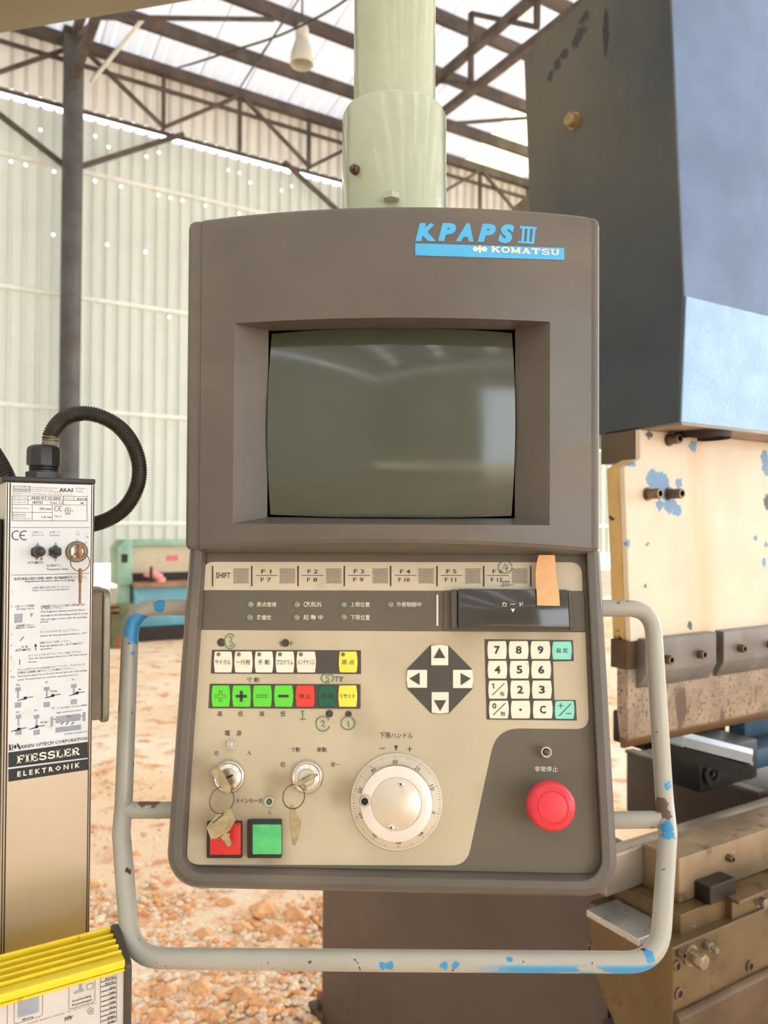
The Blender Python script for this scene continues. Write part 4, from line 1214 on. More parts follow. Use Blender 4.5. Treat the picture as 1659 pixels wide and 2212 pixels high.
# plain print on the grey overlay
for s, x0, y0, x1, y1 in [('モード', 602, 1385, 634.6, 1396), ('寸 動', 533, 1463.5, 561, 1473.5), ('高', 470, 1536, 481, 1547.5), ('低', 514.5, 1536, 526, 1547.5), ('高', 560.5, 1536, 572, 1547.5), ('低', 606, 1536, 617.5, 1547.5),
                          ('電', 486, 1578, 498, 1589), ('源', 511, 1578, 522.5, 1589), ('切', 463, 1622, 472.5, 1632), ('入', 534, 1621, 544, 1631), ('寸動', 629, 1614, 648.5, 1624), ('単動', 684.7, 1614, 706, 1624.5), ('切', 606, 1646, 616, 1657), ('安一', 715, 1646, 735, 1656),
                          ('メインモータ', 510, 1724, 566.7, 1734), ('入', 580, 1751, 587, 1759.5), ('下限ハンドル', 820.4, 1583, 892, 1594.4)]:
    obj('lettering', G(ptg(s, x0, y0, x1, y1, .004)), m_ink, fpan, MPN)
obj('dial_pointer', G(polyg([(852, 1610), (859.5, 1610), (855.8, 1622)]), quadg(820, 1615.5, 832, 1617), quadg(880, 1617, 890.5, 1618.5), quadg(884.6, 1612, 886, 1623.5)), m_ink, fpan, MPN)
obj('lettering', G(ptg('非常停止', 1154.8, 1655.5, 1204, 1666.5, .006)), m_white, fpan, MPN)
# marker pen notes and worn dots
def ring_pts(cx, cy, rx, ry, a0=0, a1=350): return [(cx + rx * math.cos(R(a)), cy + ry * math.sin(R(a))) for a in range(a0, a1 + 1, 12)]
def mark(lines, w=2.0, mat=None, parent=None): return obj('marker_note', G(lineg(lines, w, -.0017)), mat or m_marker, parent or fpan, MPN)
mark([ring_pts(498, 1385.5, 12, 16, 20, 330), [(494, 1377), (500, 1376), (503, 1380), (498, 1385), (504, 1389), (503, 1394), (496, 1396)]])
mark([ring_pts(707, 1465, 13, 10, 60, 300), ring_pts(708, 1465, 13, 10, -60, 50), [(712, 1459), (705, 1459), (705, 1464), (710, 1465), (711, 1470), (704, 1472)], [(724, 1462), (742, 1463)], [(728, 1462), (728, 1473)], [(735, 1463), (737, 1473)], [(740, 1463), (737, 1473)]])
mark([[(650, 1537), (658, 1536)], [(654, 1537), (655, 1553)], [(649, 1554), (661, 1553)]])
mark([ring_pts(698, 1563, 15, 16, 20, 340), [(693, 1559), (699, 1556), (701, 1561), (695, 1568), (703, 1570)]])
mark([ring_pts(752, 1562, 15, 14, -60, 290), [(752, 1557), (754, 1570)]])
mark([ring_pts(1091, 1226, 15, 13, 0, 350), [(1092, 1218), (1086, 1229), (1098, 1228)], [(1095, 1221), (1094, 1235)]], 1.6)
mark([[(1080, 1266), (1108, 1264)], [(1086, 1258), (1087, 1265)], [(1092, 1257), (1092, 1265)], [(1098, 1257), (1097, 1264)], [(1083, 1257), (1101, 1256)]], 1.4)
for x, y, r in [(479, 1388, 9), (617, 1389, 8.5), (712, 1541.5, 8), (753, 1542.5, 7)]:
    obj('worn_dot', G(discg(x, y, r, -.0016, 18)), m_smudge, fpan, MPN)

# card slot cover ----------------------------------------------------------
cov = obj('card_cover', G(prism([pp(*p) for p in [(988, 1357), (1225, 1359), (1221, 1277), (988, 1275)]], -.012, -.001, .0012)), m_gloss, cons, MPN, label='glossy black card slot cover')
YV = -.0124
def cv(px, py): return hit(INVP, px, py, YV)
def cvtext(s, x0, y0, x1, y1):
    a, b = cv(x0, y1), cv(x1, y0); v, f = fit(textgeo(s, .004), a[0], a[1], b[0], b[1]); return [(p[0], YV, p[2]) for p in v], f
obj('lettering', G(cvtext('カ ー ド', 1084, 1300.6, 1130.6, 1310), flat([cv(1103.5, 1315), cv(1108, 1323), cv(1112.5, 1315)], YV)), m_white, cov, MPN)
m_cheek = pm('cover_cheek', (88, 78, 66), .5, 0, .06, 20)
for pts in ([(973, 1276), (987, 1276), (987, 1360), (974, 1360)], [(1222, 1278), (1229, 1278), (1237, 1359), (1226, 1360)]):
    obj('cover_cheek', G(prism([pp(*p) for p in pts], -.009, -.001, .0006, 1)), m_cheek, cov, MPN)
obj('slot_frame', G(prism([pp(*p) for p in [(958, 1360), (1264, 1364), (1261, 1278), (958, 1276)]], -.0024, -.0008, .0005, 1)), m_pdark, cov, MPN)

# pilot lamps ---------------------------------------------------------------
m_clear = pm('pale_lens', (206, 196, 178), .2, 0, .05, 60, coat=.5)
m_lensg = pm('green_lens', (74, 96, 66), .2, 0, .1, 60, coat=.5)
m_lensr = pm('dark_red_lens', (92, 42, 40), .2, 0, .1, 60, coat=.5)
for x, y, r, h, mt, lb in [(501, 1608, .0042, .0035, m_clear, 'pale power lamp'), (582, 1731.4, .0042, .0035, m_lensg, 'green motor lamp'), (1178.5, 1624, .0048, .009, m_lensr, 'dark red stop lamp')]:
    c_ = pp(x, y, -h * .6)
    MLp = MPN @ Matrix.Translation((c_[0], -.0008, c_[1]))
    pl = obj('pilot_lamp', G(lathe([(r, 0), (r, h), (r * .92, h * 1.1), (r * .72, h * 1.1), (r * .70, h * .7)], 24)), m_chrome, cons, MLp, label=lb)
    obj('lens', G(lathe([(r * .71, h * .6), (r * .5, h * .95), (r * .05, h * 1.05)], 20)), mt, pl, MLp)
# key switches
for x, y in [(493.7, 1678.5), (663, 1679)]:
    c_ = pp(x, y, -.006)
    MK = MPN @ Matrix.Translation((c_[0], -.0008, c_[1]))
    ks = obj('key_switch', G(lathe([(.0140, 0), (.0143, .0015), (.0140, .004), (.0128, .0058), (.0120, .0062), (.0108, .0052), (.0075, .0066), (.0072, .0058)], 40)), m_chrome, cons, MK)
    obj('lock_core', G(lathe([(.0070, .004), (.0068, .0072), (.0064, .0076), (.0030, .0076), (.0028, .0070)], 28)), m_chrome, ks, MK)
    obj('keyway', G(box(-.0046, .0046, -.0078, -.0074, -.0008, .0008)), m_black, ks, MK @ Matrix.Rotation(R(-25), 4, 'Y'))
# big square push buttons
for x0, y0, x1, y1, mt, (cx0, cy0, cx1, cy1), lb in [(450, 1772, 528, 1852, m_capred, (453, 1779, 519, 1847), 'worn red square push button'), (537, 1768, 613, 1852, m_capgreen, (545, 1781, 607, 1846), 'green square push button')]:
    fr = obj('push_button', G(prism([pp(*p) for p in [(x0, y1 - 1), (x1 - 3, y1 - 1), (x1 - 3, y0), (x0, y0)]], -.0065, -.0006, .0012)), m_blackpl, cons, MPN, label=lb)
    hi = -.0105 if mt is m_capred else -.0078
    obj('button_cap', G(prism([hit(INVP, *p, hi) for p in [(cx0, cy1), (cx1, cy1), (cx1, cy0), (cx0, cy0)]], hi, -.004, .0008)), mt, fr, MPN)
# hand wheel -------------------------------------------------------------------
c_ = pp(857, 1730.5, -.002)
MD = MPN @ Matrix.Translation((c_[0], -.0008, c_[1]))
rd = abs(pp(957, 1730)[0] - pp(757, 1730)[0]) / 2
hw = obj('hand_wheel', G(lathe([(rd, 0), (rd, .0022), (rd * .985, .0028), (rd * .96, .0028), (rd * .80, .0040), (rd * .70, .0040)], 72)), m_alu, cons, MD, label='graduated hand wheel dial')
def dialmark(ang, r0, r1, w, h0, h1):
    s, c0_ = math.sin(R(ang)), math.cos(R(ang))
    px_, pz_ = c0_, -s
    return ([(s * r0 - px_ * w, -h0, c0_ * r0 - pz_ * w), (s * r0 + px_ * w, -h0, c0_ * r0 + pz_ * w), (s * r1 + px_ * w, -h1, c0_ * r1 + pz_ * w), (s * r1 - px_ * w, -h1, c0_ * r1 - pz_ * w)], [(0, 1, 2, 3)])
def hgt(r): t = (rd * .96 - r) / (rd * .16); return .0028 + max(0, t) * .0012 + .0003
g = Geo()
for k in range(100):
    ang = -3 - (k - 30) * 3.6
    ln = .075 if k % 10 == 0 else .06 if k % 5 == 0 else .04
    g.add(dialmark(ang, rd * .95, rd * (.95 - ln), .00012 if k % 5 else .00017, hgt(rd * .95), hgt(rd * (.95 - ln))))
obj('scale_marks', g, m_ink, hw, MD)
for k in range(10):
    ang = -3 - (k * 10 - 30) * 3.6
    v, f = textgeo(str(k * 10), 0)
    w_ = .0046 if k else .0021
    v, f = fit((v, f), -w_ / 2, -.0016, w_ / 2, .0016)
    Mr = MD @ Matrix.Rotation(R(ang), 4, 'Y') @ Matrix.Translation((0, -hgt(rd * .815) - .0001, rd * .815))
    obj('scale_numeral', G((v, f)), m_ink, hw, Mr)
rk_ = rd * .765
ck = hit(INVP, 856, 1740, -.018)
MKn = MD
kv = []
NK = 90
prof = [(rk_, .0038), (rk_, .0165)]
g = Geo()
rings = []
for h in (.0036, .0165):
    rings.append([((rk_ - (.0005 if k % 2 else 0)) * math.cos(2 * PI * k / (2 * NK)), -h, (rk_ - (.0005 if k % 2 else 0)) * math.sin(2 * PI * k / (2 * NK))) for k in range(2 * NK)])
g.add(loft(rings))
obj('knurled_rim', g, m_knurl, hw, MKn, smooth=0)
obj('knob_face', G(lathe([(rk_ - .0003, .0164), (rk_ - .0003, .0176), (rk_ - .0010, .0180), (rk_ * .695, .0180), (rk_ * .69, .0172)], 64)), m_alu2, hw, MKn)
obj('centre_plate', G(lathe([(rk_ * .675, .0172), (rk_ * .675, .0180), (rk_ * .66, .0183)], 56)), m_alu, hw, MKn)
def dpt(px, py, h):
    a = hit(INVP, px, py, -.0008 - h); return (a[0] - c_[0], a[1] - c_[1])
for px, py in [(866, 1694), (845, 1788)]:
    a = dpt(px, py, .019)
    Ms = MD @ Matrix.Translation((a[0], -.0183, a[1]))
    sc_ = obj('plate_screw', G(lathe([(.0029, 0), (.0027, .0009), (.0016, .0014), (.0003, .0015)], 20), ), m_chrome, hw, Ms)
    sc2 = obj('screw_slot', G(box(-.0015, .0015, -.0017, -.0010, -.0003, .0003), box(-.0003, .0003, -.0017, -.0010, -.0015, .0015)), m_black, hw, Ms @ Matrix.Rotation(R(25), 4, 'Y'))
a = dpt(788, 1731, .026)
obj('crank_knob', G(lathe([(.0050, .017), (.0052, .022), (.0046, .026), (.0036, .0275), (.0030, .0275), (.0029, .022)], 28), M=Matrix.Translation((a[0], 0, a[1]))), m_chrome, hw, MD)
obj('crank_socket', G(lathe([(.0029, .0262), (.0010, .0255)], 20), M=Matrix.Translation((a[0], 0, a[1]))), m_black, hw, MD)
# emergency stop ------------------------------------------------------------------
ce = hit(INVP, 1193, 1743, -.036)
ME = MPN @ Matrix.Translation((ce[0], -.0006, ce[1]))
es = obj('emergency_stop', G(lathe([(.0150, 0), (.0150, .006), (.012, .008), (.012, .020), (.0165, .022)], 40)), m_blackpl, cons, ME, label='red mushroom emergency stop button')
re_ = .0197
prof = [(.0165, .0205), (re_ * .98, .0225), (re_, .026), (re_ * .985, .0315), (re_ * .93, .0345), (re_ * .86, .0360), (re_ * .66, .0372), (re_ * .64, .0366), (re_ * .61, .0366), (re_ * .585, .0374), (re_ * .3, .0382), (re_ * .02, .0384)]
g = G(lathe(prof, 56))
cap = obj('mushroom_cap', g, m_estop, es, ME, smooth=50)
for k in range(3):
    a0 = 40 + 120 * k
    ln = arcpts(0, 0, re_ * .76, re_ * .76, a0, a0 + 70, 12)
    v, f = stroke([ln], .0007)
    tip = ln[0]
    obj('twist_arrow', G(([(p[0], -.03715, p[1]) for p in v], f), ([(ln[0][0] * 1.09, -.0370, ln[0][1] * 1.09), (ln[0][0] * .91, -.0374, ln[0][1] * .91), (re_ * .76 * math.cos(R(a0 - 14)), -.0372, re_ * .76 * math.sin(R(a0 - 14)))], [(0, 1, 2)])), m_estop, es, ME)
# fabric tape ----------------------------------------------------------------------
m_tape = pm('peach_fabric_tape', (232, 178, 128), .85, 0, .08, 60, bump=.5, bscale=900, bdist=.0005)
tp = []
prof_t = [((1164, 1199), (1198, 1199), 'l', -.001), ((1160, 1212), (1199, 1212), 'p', -.012), ((1157, 1235), (1200, 1235), 'p', -.009), ((1157, 1262), (1204, 1262), 'p', -.010), ((1158, 1272), (1206, 1273), 'p', -.0132), ((1159, 1276), (1207, 1277), 'p', -.0140), ((1160, 1308), (1209, 1309), 'p', -.0131)]
rowsA = []
for pa, pb_, kind, off in prof_t:
    row = []
    for k in range(9):
        t = k / 8; px_, py_ = pa[0] + (pb_[0] - pa[0]) * t + .6 * math.sin(7 * t), pa[1] + (pb_[1] - pa[1]) * t
        a = hit(INVP, px_, py_, off if kind == 'p' else -.018)
        row.append(MPN @ Vector((a[0], off if kind == 'p' else -.018, a[1])))
    rowsA.append(row)
g = Geo()
nrm = (MPN.to_3x3() @ Vector((0, -1, 0)))
for s_ in (0, 1):
    for row in rowsA: g.v += [tuple(p + nrm * (.0004 * s_)) for p in row]
m9 = 9; rr = len(rowsA)
for s_ in (0, 1):
    for j in range(rr - 1):
        for i in range(m9 - 1):
            a_ = s_ * rr * m9 + j * m9 + i
            g.f.append((a_, a_ + 1, a_ + m9 + 1, a_ + m9))
tag(obj('fabric_tape', g, m_tape, smooth=60), 'strip of peach fabric tape stuck over the black card cover', 'tape')

# keys in the switches ---------------------------------------------------------------
m_keym = pm('nickel_key', (178, 158, 122), .36, .6, .2, 120)
m_ring = pm('steel_ring', (120, 98, 70), .3, .85, .1, 80)
def panel_pts(pts, y): return [hit(INVP, *p, y) for p in pts]
def keyset(label, head, hy, ringc, rr_, hang, hb, sy, Mrot=None):
    base = MPN @ Vector((hit(INVP, *ringc, -.02)[0], -.02, hit(INVP, *ringc, -.02)[1]))
    t = thing('key_set', label, 'keys', Matrix.Translation(base))
    obj('key', G(prism(panel_pts(head, hy), hy - .0011, hy + .0011, .0004, 1)), m_keym, t, MPN)
    c0_ = hit(INVP, *ringc, -.020)
    obj('split_ring', G(tube([(c0_[0] + rr_ * math.cos(2 * PI * k / 40), -.020 + .004 * math.sin(2 * PI * k / 40), c0_[1] + rr_ * math.sin(2 * PI * k / 40)) for k in range(40)], .00055, 8, closed=True)), m_ring, t, MPN)
    kk = obj('key', G(prism(panel_pts(hang, sy), sy - .0011, sy + .0011, .0004, 1)), m_keym, t, MPN)
    cxk = sum(p[0] for p in hang) / len(hang); cyk = min(p[1] for p in hang)
    if hb:
        obj('key_slot', G(prism(panel_pts([(459, 1776), (461, 1779), (484, 1760), (482, 1757)], sy - .0012), sy - .0013, sy - .0011)), m_ring, kk, MPN)
        obj('key_panel', G(prism(panel_pts([(456, 1798), (464, 1806), (496, 1786), (492, 1774)], sy - .0012), sy - .0015, sy - .0010, .0002, 1)), m_keym, kk, MPN)
    if hb: obj('key_blade', G(prism(panel_pts(hb, sy), sy - .0009, sy + .0009, .0003, 1)), m_keym, kk, MPN)
    return t
# first set: bow of the inserted key turned to the viewer, second key hanging
keyset('key with ring and broad spare key hanging before the red button', [(454, 1667), (463, 1658.5), (480, 1664), (499, 1702), (494, 1717), (486, 1712)], -.019, (479, 1728), .0102,
       [(445.5, 1786), (456, 1813), (466, 1812), (496, 1795), (509, 1772), (502, 1748), (497, 1744), (472, 1754)], [(476, 1809), (480, 1813), (486, 1820), (491, 1829), (498, 1828), (501, 1822), (495, 1808), (497, 1800), (487, 1798)], -.023)
keyset('key with ring and narrow spare key hanging beside the green button', [(624, 1702), (631, 1704), (662, 1690), (687, 1676), (688, 1671), (674, 1672), (652, 1684)], -.019, (634.5, 1720.5), .0092,
       [(626, 1738), (631, 1736.5), (637, 1747), (651, 1775), (650, 1785), (646, 1807), (640, 1818), (637.5, 1826), (632, 1825), (629, 1800), (625, 1768)], None, -.023)
for (cx, cy, ang) in ((490, 1684, 60), (664, 1681, -24)):
    pass

# guard rail -------------------------------------------------------------------------
RT = .0080
hp = [P(410, 1312, .742), P(283, 1311, .742), P(267, 1735, .705), P(262, 1800, .688), P(283, 2069, .628), P(850, 2075, .612), P(1424, 2079, .612), P(1443, 1800, .675), P(1435, 1725, .70), P(1409, 1314, .735), P(1295, 1314, .735)]
path = fillet(hp, [0, .034, .03, .03, .036, 0, .036, .03, .03, .034, 0], 10, closed=False)
inv = MC.inverted()
zlow = (inv @ P(850, 2075, .612)).z
m_rail_p = pm('chipped_grey_rail', (172, 166, 152), .34, 0, .06, 14, spec=.5, layers=[
    (both(both(nmask(30, .38, .43, (1, 1, 4.0), (2, 2, 2)), axis_range(2, zlow + .003, zlow - .001)), axis_range(0, .06, .10)), (60, 150, 200), .4),
    (blobs([(inv @ P(px, py, d), r) for px, py, d, r in [(298, 1352, .735, .012), (288, 1368, .735, .009), (285, 1382, .735, .007), (283, 1410, .73, .004), (345, 1309, .736, .006), (258, 1530, .72, .004), (1438, 1783, .67, .007), (1443, 1808, .67, .006), (1446, 1920, .65, .005), (1428, 1955, .64, .006), (1441, 1975, .64, .005), (1424, 2030, .63, .006), (1400, 2066, .61, .005), (1392, 2080, .60, .005), (1447, 1700, .69, .006), (840, 2087, .604, .0035), (825, 2088, .604, .003), (1100, 2070, .605, .003), (960, 2087, .604, .003), (985, 2087, .604, .003)]], .007, 240), (58, 142, 190), .4),
    (nmask(110, .68, .71, (1, 1, 1), (1, 6, 2)), (70, 50, 40), .7),
    (blobs([(inv @ P(px, py, d), r) for px, py, d, r in [(310, 1735, .70, .005), (322, 1737, .70, .004), (335, 1738, .70, .005), (284, 1716, .697, .005), (1424, 1740, .69, .008), (1438, 1752, .68, .005), (1440, 1765, .68, .004), (1412, 1800, .68, .005)]], .008, 300), (112, 84, 66), .6)])
gr = obj('guard_rail', G(tube(path, RT, 20)), m_rail_p, cons, smooth=60)
obj('cross_stub', G(tube([P(268, 1750, .701), P(392, 1750, .700)], .0074, 18)), m_rail_p, gr, smooth=60)
obj('cross_stub', G(tube([P(1438, 1770, .686), P(1295, 1772, .690)], .0074, 18)), m_rail_p, gr, smooth=60)

# support pole ---------------------------------------------------------------------------
pc = P(851, 440, .805)
ptop = P(851, -140, .805)
m_pole = pm('sage_gloss_paint', (180, 184, 156), .16, 0, .05, 12, bump=.42, bscale=120, bdist=.0012, spec=.6, coat=.4)
pole = thing('support_pole', 'glossy pale sage-green steel pole carrying the console from above', 'pole', Matrix.Translation((pc.x, pc.y, CO.z + ztop)))
zt0 = CO.z + ztop
rp, rs = .0428, .0545
zs1 = P(851, 252, .805).z
MPo = Matrix.Translation((pc.x, pc.y, 0))
obj('sleeve', G(zlathe([(rs, zt0 - .002), (rs, zs1 - .004), (rs - .002, zs1), (rp, zs1 + .001)], 56, False)), m_pole, pole, MPo, smooth=40)
obj('upper_tube', G(zlathe([(rp, zs1 - .03), (rp, 2.76)], 56, False)), m_pole, pole, MPo, smooth=40)
bo0 = Vector((pc.x, pc.y, 2.80)); bo1 = Vector((XS + .35, cor.y + .30, 2.80)); bd_ = (bo1 - bo0).normalized()
obj('boom', G(bar(bo0 - bd_ * .09, bo1, .12, .12)), m_pole, pole)
obj('boom_foot', G(box(XS + .26, XS + .44, cor.y + .21, cor.y + .39, 2.60, 2.735)), m_pole, pole)
obj('base_flange', G(zlathe([(rs + .012, zt0 - .001), (rs + .012, zt0 + .002), (rs, zt0 + .0035)], 48, False)), m_pole, pole, MPo)
fwd = Vector((math.cos(R(HEAD)), math.sin(R(HEAD)), 0)); rgt = Vector((math.sin(R(HEAD)), -math.cos(R(HEAD)), 0))
def on_pole(px, py, rad):
    d = ray(px, py); o = CAMC - Vector((pc.x, pc.y, 0))
    a = d.x ** 2 + d.y ** 2; b = 2 * (o.x * d.x + o.y * d.y); c = o.x ** 2 + o.y ** 2 - rad ** 2
    t = (-b - math.sqrt(max(b * b - 4 * a * c, 0))) / (2 * a)
    return CAMC + d * t
def radial(q): 
    n_ = Vector((q.x - pc.x, q.y - pc.y, 0)).normalized()
    return Matrix.Translation(q) @ Matrix.Rotation(math.atan2(n_.y, n_.x) + PI / 2, 4, 'Z')
m_rnut = pm('rusty_nut', (110, 84, 66), .45, .6, .3, 200)
q = on_pole(770, 368, rs)
obj('set_screw', G(prism(hexpoly(.0052, .3), -.005, .001, .0006), lathe([(.0028, .005), (.0028, .0075), (.0022, .008)], 14)), m_rnut, pole, radial(q))
q = on_pole(846, 428, rs)
obj('flange_bolt', G(zlathe([(.0085, 0), (.0085, .0055), (.0075, .0065)], 6)), m_pole, pole, Matrix.Translation(q + (q - Vector((pc.x, pc.y, q.z))) * .1 - Vector((0, 0, .004))))
# overhead arm, top left
m_arm = pm('olive_tan_arm', (138, 134, 112), .5, 0, .06, 8)
a0 = P(-60, 85, 1.45); a1 = P(520, -14, 1.38)
dr_ = (a1 - a0); dr_.z = 0; dr_.normalize(); per = Vector((-dr_.y, dr_.x, 0))
e0 = Vector((a0.x, a0.y, (a0.z + a1.z) / 2)) - dr_ * 3.2; e1 = Vector((a1.x, a1.y, (a0.z + a1.z) / 2)) + dr_ * .25
zb0 = a0.z; zb1 = a1.z
sl_ = (zb1 - zb0) / (a1 - a0).length
v = []
for e, zz in ((e0, zb0 - 3.2 * sl_), (e1, zb1 + .25 * sl_)):
    for i, j in ((0, 0), (1, 0), (1, 1), (0, 1)):
        v.append((e.x - per.x * .14 * i, e.y - per.y * .14 * i, zz + .16 * j))
f = [(0, 1, 2, 3), (4, 7, 6, 5), (0, 4, 5, 1), (1, 5, 6, 2), (2, 6, 7, 3), (3, 7, 4, 0)]
arm = thing('overhead_arm', 'olive tan boxed steel arm crossing the top left corner overhead', 'arm', Matrix.Translation((e0.x, e0.y, 0)))
obj('arm_beam', G(bevel((v, f), .006)), m_arm, arm)
ec = e0 - per * .07 + dr_ * .1
obj('arm_post', G(box(ec.x - .06, ec.x + .06, ec.y - .06, ec.y + .06, -.05, zb0 - 3.1 * sl_ + .02, .004), box(ec.x - .14, ec.x + .14, ec.y - .14, ec.y + .14, -.05, .012)), m_arm, arm)

# ================================================================ LASER GUARD UNIT (left)
YK = P(105, 1200, .66).y
def ak(px, py, y=None): q = onY(px, py, YK if y is None else y); return (q.x, q.z)
ax0, ax1 = ak(9.5, 1200)[0], ak(203, 1200)[0]
az1 = ak(105, 1043)[1]; az0 = ak(105, 2110)[1]
DEP = .05
m_alum = pm('anodised_aluminium', (200, 188, 170), .3, .75, .05, 6, vstretch=(1, 1, .2), layers=[(nmask(3, .5, .8, (1, 1, .5)), (184, 170, 146), .35)])
m_label = pm('white_label_foil', (214, 214, 216), .45, 0, .04, 25, layers=[(nmask(30, .6, .75), (198, 195, 198), .5)])
m_name = pm('silver_nameplate', (206, 198, 194), .4, .2, .04, 40)
m_tink = pm('label_ink', (44, 44, 48), .6, 0, .1, 300)
m_tblk = pm('label_black', (24, 24, 28), .45, 0, .05, 60)
m_tgrey = pm('label_grey', (150, 154, 164), .6, 0, .1, 100)
m_faint = pm('label_faint_ink', (110, 108, 112), .6, 0, .25, 200)
rec = thing('laser_guard_receiver', 'tall aluminium laser guard receiver with white instruction label at left', 'safety sensor', Matrix.Translation(((ax0 + ax1) / 2, YK + DEP / 2, az0)))
obj('housing', G(box(ax0, ax1, YK, YK + DEP, az0, az1, .0008, 1)), m_alum, rec)
for a_, b_ in ((13, 15.5), (18.5, 21.5), (195.5, 197.5), (199.5, 201)):
    obj('edge_groove', G(box(ak(a_, 1200)[0], ak(b_, 1200)[0], YK - .0004, YK + .001, az0, az1 - .001)), m_dark, rec)
obj('end_cap', G(box(ax0 - .003, ax1 + .0005, YK - .001, YK + DEP + .001, az1, az1 + .0045, .001)), m_blackpl, rec)
fx0, fx1 = ak(23, 1200)[0], ak(193, 1200)[0]
lab = obj('instruction_label', G(box(fx0, fx1, YK - .0004, YK + .0005, ak(105, 1676)[1], az1 - .001)), m_label, rec)
KT = YK - .0007
def atext(s, x0, x1, yc, h, bold=.004, shear=0, mat=None, par=None, y=None):
    y = KT if y is None else y
    a = ak(x0, yc, y); b = ak(x1, yc, y); c = ak((x0 + x1) / 2, yc, y)
    hh = h * (ak(105, 1300)[1] - ak(105, 1301)[1]) / 2
    v, f = fit(textgeo(s, bold, shear, 1), a[0], c[1] - hh, b[0], c[1] + hh)
    return [(p[0], y, p[2]) for p in v], f
def aq(x0, x1, yc, h, y=None):
    y = KT if y is None else y
    a = ak(x0, yc, y); b = ak(x1, yc, y); c = ak((x0 + x1) / 2, yc, y)
    hh = h * (ak(105, 1300)[1] - ak(105, 1301)[1]) / 2
    return flat([(a[0], c[1] - hh), (b[0], c[1] - hh), (b[0], c[1] + hh), (a[0], c[1] + hh)], y)
def apoly(pts, y=None):
    y = KT if y is None else y
    return flat([ak(*p, y) for p in pts], y)
def aline(lines, w, y=None):
    y = KT if y is None else y
    mm = w * (ak(105, 1300)[1] - ak(105, 1301)[1])
    v, f = stroke([[ak(*p, y) for p in ln] for ln in lines], mm)
    return [(p[0], y, p[1]) for p in v], f
# nameplate
nm = obj('nameplate', G(apoly([(26, 1125), (189, 1125.5), (189, 1048), (26, 1046)], YK - .0006)), m_name, rec)
N_ = YK - .0009
obj('plate_lettering', G(atext('AKAS', 128, 159, 1058.5, 8.5, .03, 0, y=N_), atext('AKAS III F 150 E/HS', 67, 131, 1076, 5.5, .02, y=N_), atext('8/2018', 166, 187, 1078, 5, .02, y=N_),
    atext('189761', 70, 92, 1085.5, 5.5, .02, y=N_), atext('Vers. 1.0', 108, 136, 1086, 5.5, .01, y=N_), atext('40', 174, 181, 1087, 5, .02, y=N_), atext('150 mm', 86.5, 111, 1099, 5.5, .02, y=N_), atext('1,5 ms', 90.5, 111, 1117, 5.5, .02, y=N_), atext('Typ 4', 117, 132, 1115.5, 5, .01, y=N_)), m_tink, nm)
obj('plate_lettering', G(atext('Pressensicherheitsüberwachung', 69, 124, 1054, 3, 0, y=N_), atext('Pressbrake protection', 69, 116, 1058, 3, 0, y=N_), atext('Protection pour presses plieuses', 69, 134, 1062.3, 3, 0, y=N_), atext('Empfänger', 163, 185, 1055, 3.5, 0, y=N_), atext('receiver', 163, 179, 1059.5, 3, 0, y=N_), atext('récepteur', 163, 182, 1063.5, 3, 0, y=N_),
    atext('Kastellstrasse 9  D-73773 Aichwald   Tel.: +49 (0) 711 91 96 97 - 0', 28, 162, 1068, 3.2, 0, y=N_), atext('Typ / type / type', 28, 59, 1075.5, 3.4, 0, y=N_), atext('Ser.-/ Mfg.-/ N° fab.', 29, 57, 1085.5, 3.4, 0, y=N_), atext('Bj./construct.', 138, 158, 1077.5, 3, 0, y=N_),
    atext('Protecting range', 28, 63, 1098, 3.5, 0, y=N_), atext('Reaktionszeit', 28, 56, 1111, 3.2, 0, y=N_), atext('Response time', 28, 56, 1115.4, 3.2, 0, y=N_), atext('Temps de réponse', 28, 67, 1120, 3.2, 0, y=N_), atext('LISTED', 140, 153, 1110.6, 3, .01, y=N_), atext('C', 137, 139, 1103.5, 3, .02, y=N_), atext('US', 154.5, 158.5, 1104, 3, .02, y=N_)), m_tink, nm)
obj('plate_grid', G(aline([[(26.5, 1071), (188, 1072.5)], [(26.5, 1079.5), (188, 1081.5)], [(26.5, 1089.5), (188, 1091)], [(26.5, 1106.5), (112.5, 1107)], [(26.5, 1124.3), (188.5, 1125)], [(26.5, 1071), (26.5, 1124.5)], [(188, 1072.5), (188, 1125)], [(60.7, 1071.3), (60.7, 1089.5)], [(137, 1072), (137, 1090.5)], [(160, 1072), (160, 1081)], [(69.5, 1090), (69.5, 1124.5)], [(113, 1090.3), (113, 1125)]], .8, N_)), m_tink, nm)
obj('plate_logo', G(apoly([(28, 1062.5), (66.5, 1063.5), (66.5, 1049.8), (28, 1048.8)], N_)), m_tgrey, nm)
obj('plate_logo_lettering', G(atext('FIESSLER', 31, 64, 1053.5, 5, .03, y=N_ - .0002), atext('ELEKTRONIK', 31, 64, 1060.3, 2.6, .02, y=N_ - .0002)), m_white, nm)
def ce(cx, cy, r, w, y):
    return aline([[(cx - r * .15 + r * math.cos(R(a)), cy + r * math.sin(R(a))) for a in range(60, 301, 15)], [(cx + r * 1.63 + r * math.cos(R(a)), cy + r * math.sin(R(a))) for a in range(60, 301, 15)], [(cx + r * .68, cy), (cx + r * 1.75, cy)]], w, y)
obj('ce_mark', G(ce(123.5, 1098.5, 5, 1.2, N_)), m_tink, nm)
obj('ring_mark', G(aline([[(146.5 + 6 * math.cos(R(a)), 1102.5 + 6 * math.sin(R(a))) for a in range(0, 361, 15)]], .9, N_), atext('UL', 143, 150, 1102.5, 5.5, .02, y=N_)), m_tink, nm)
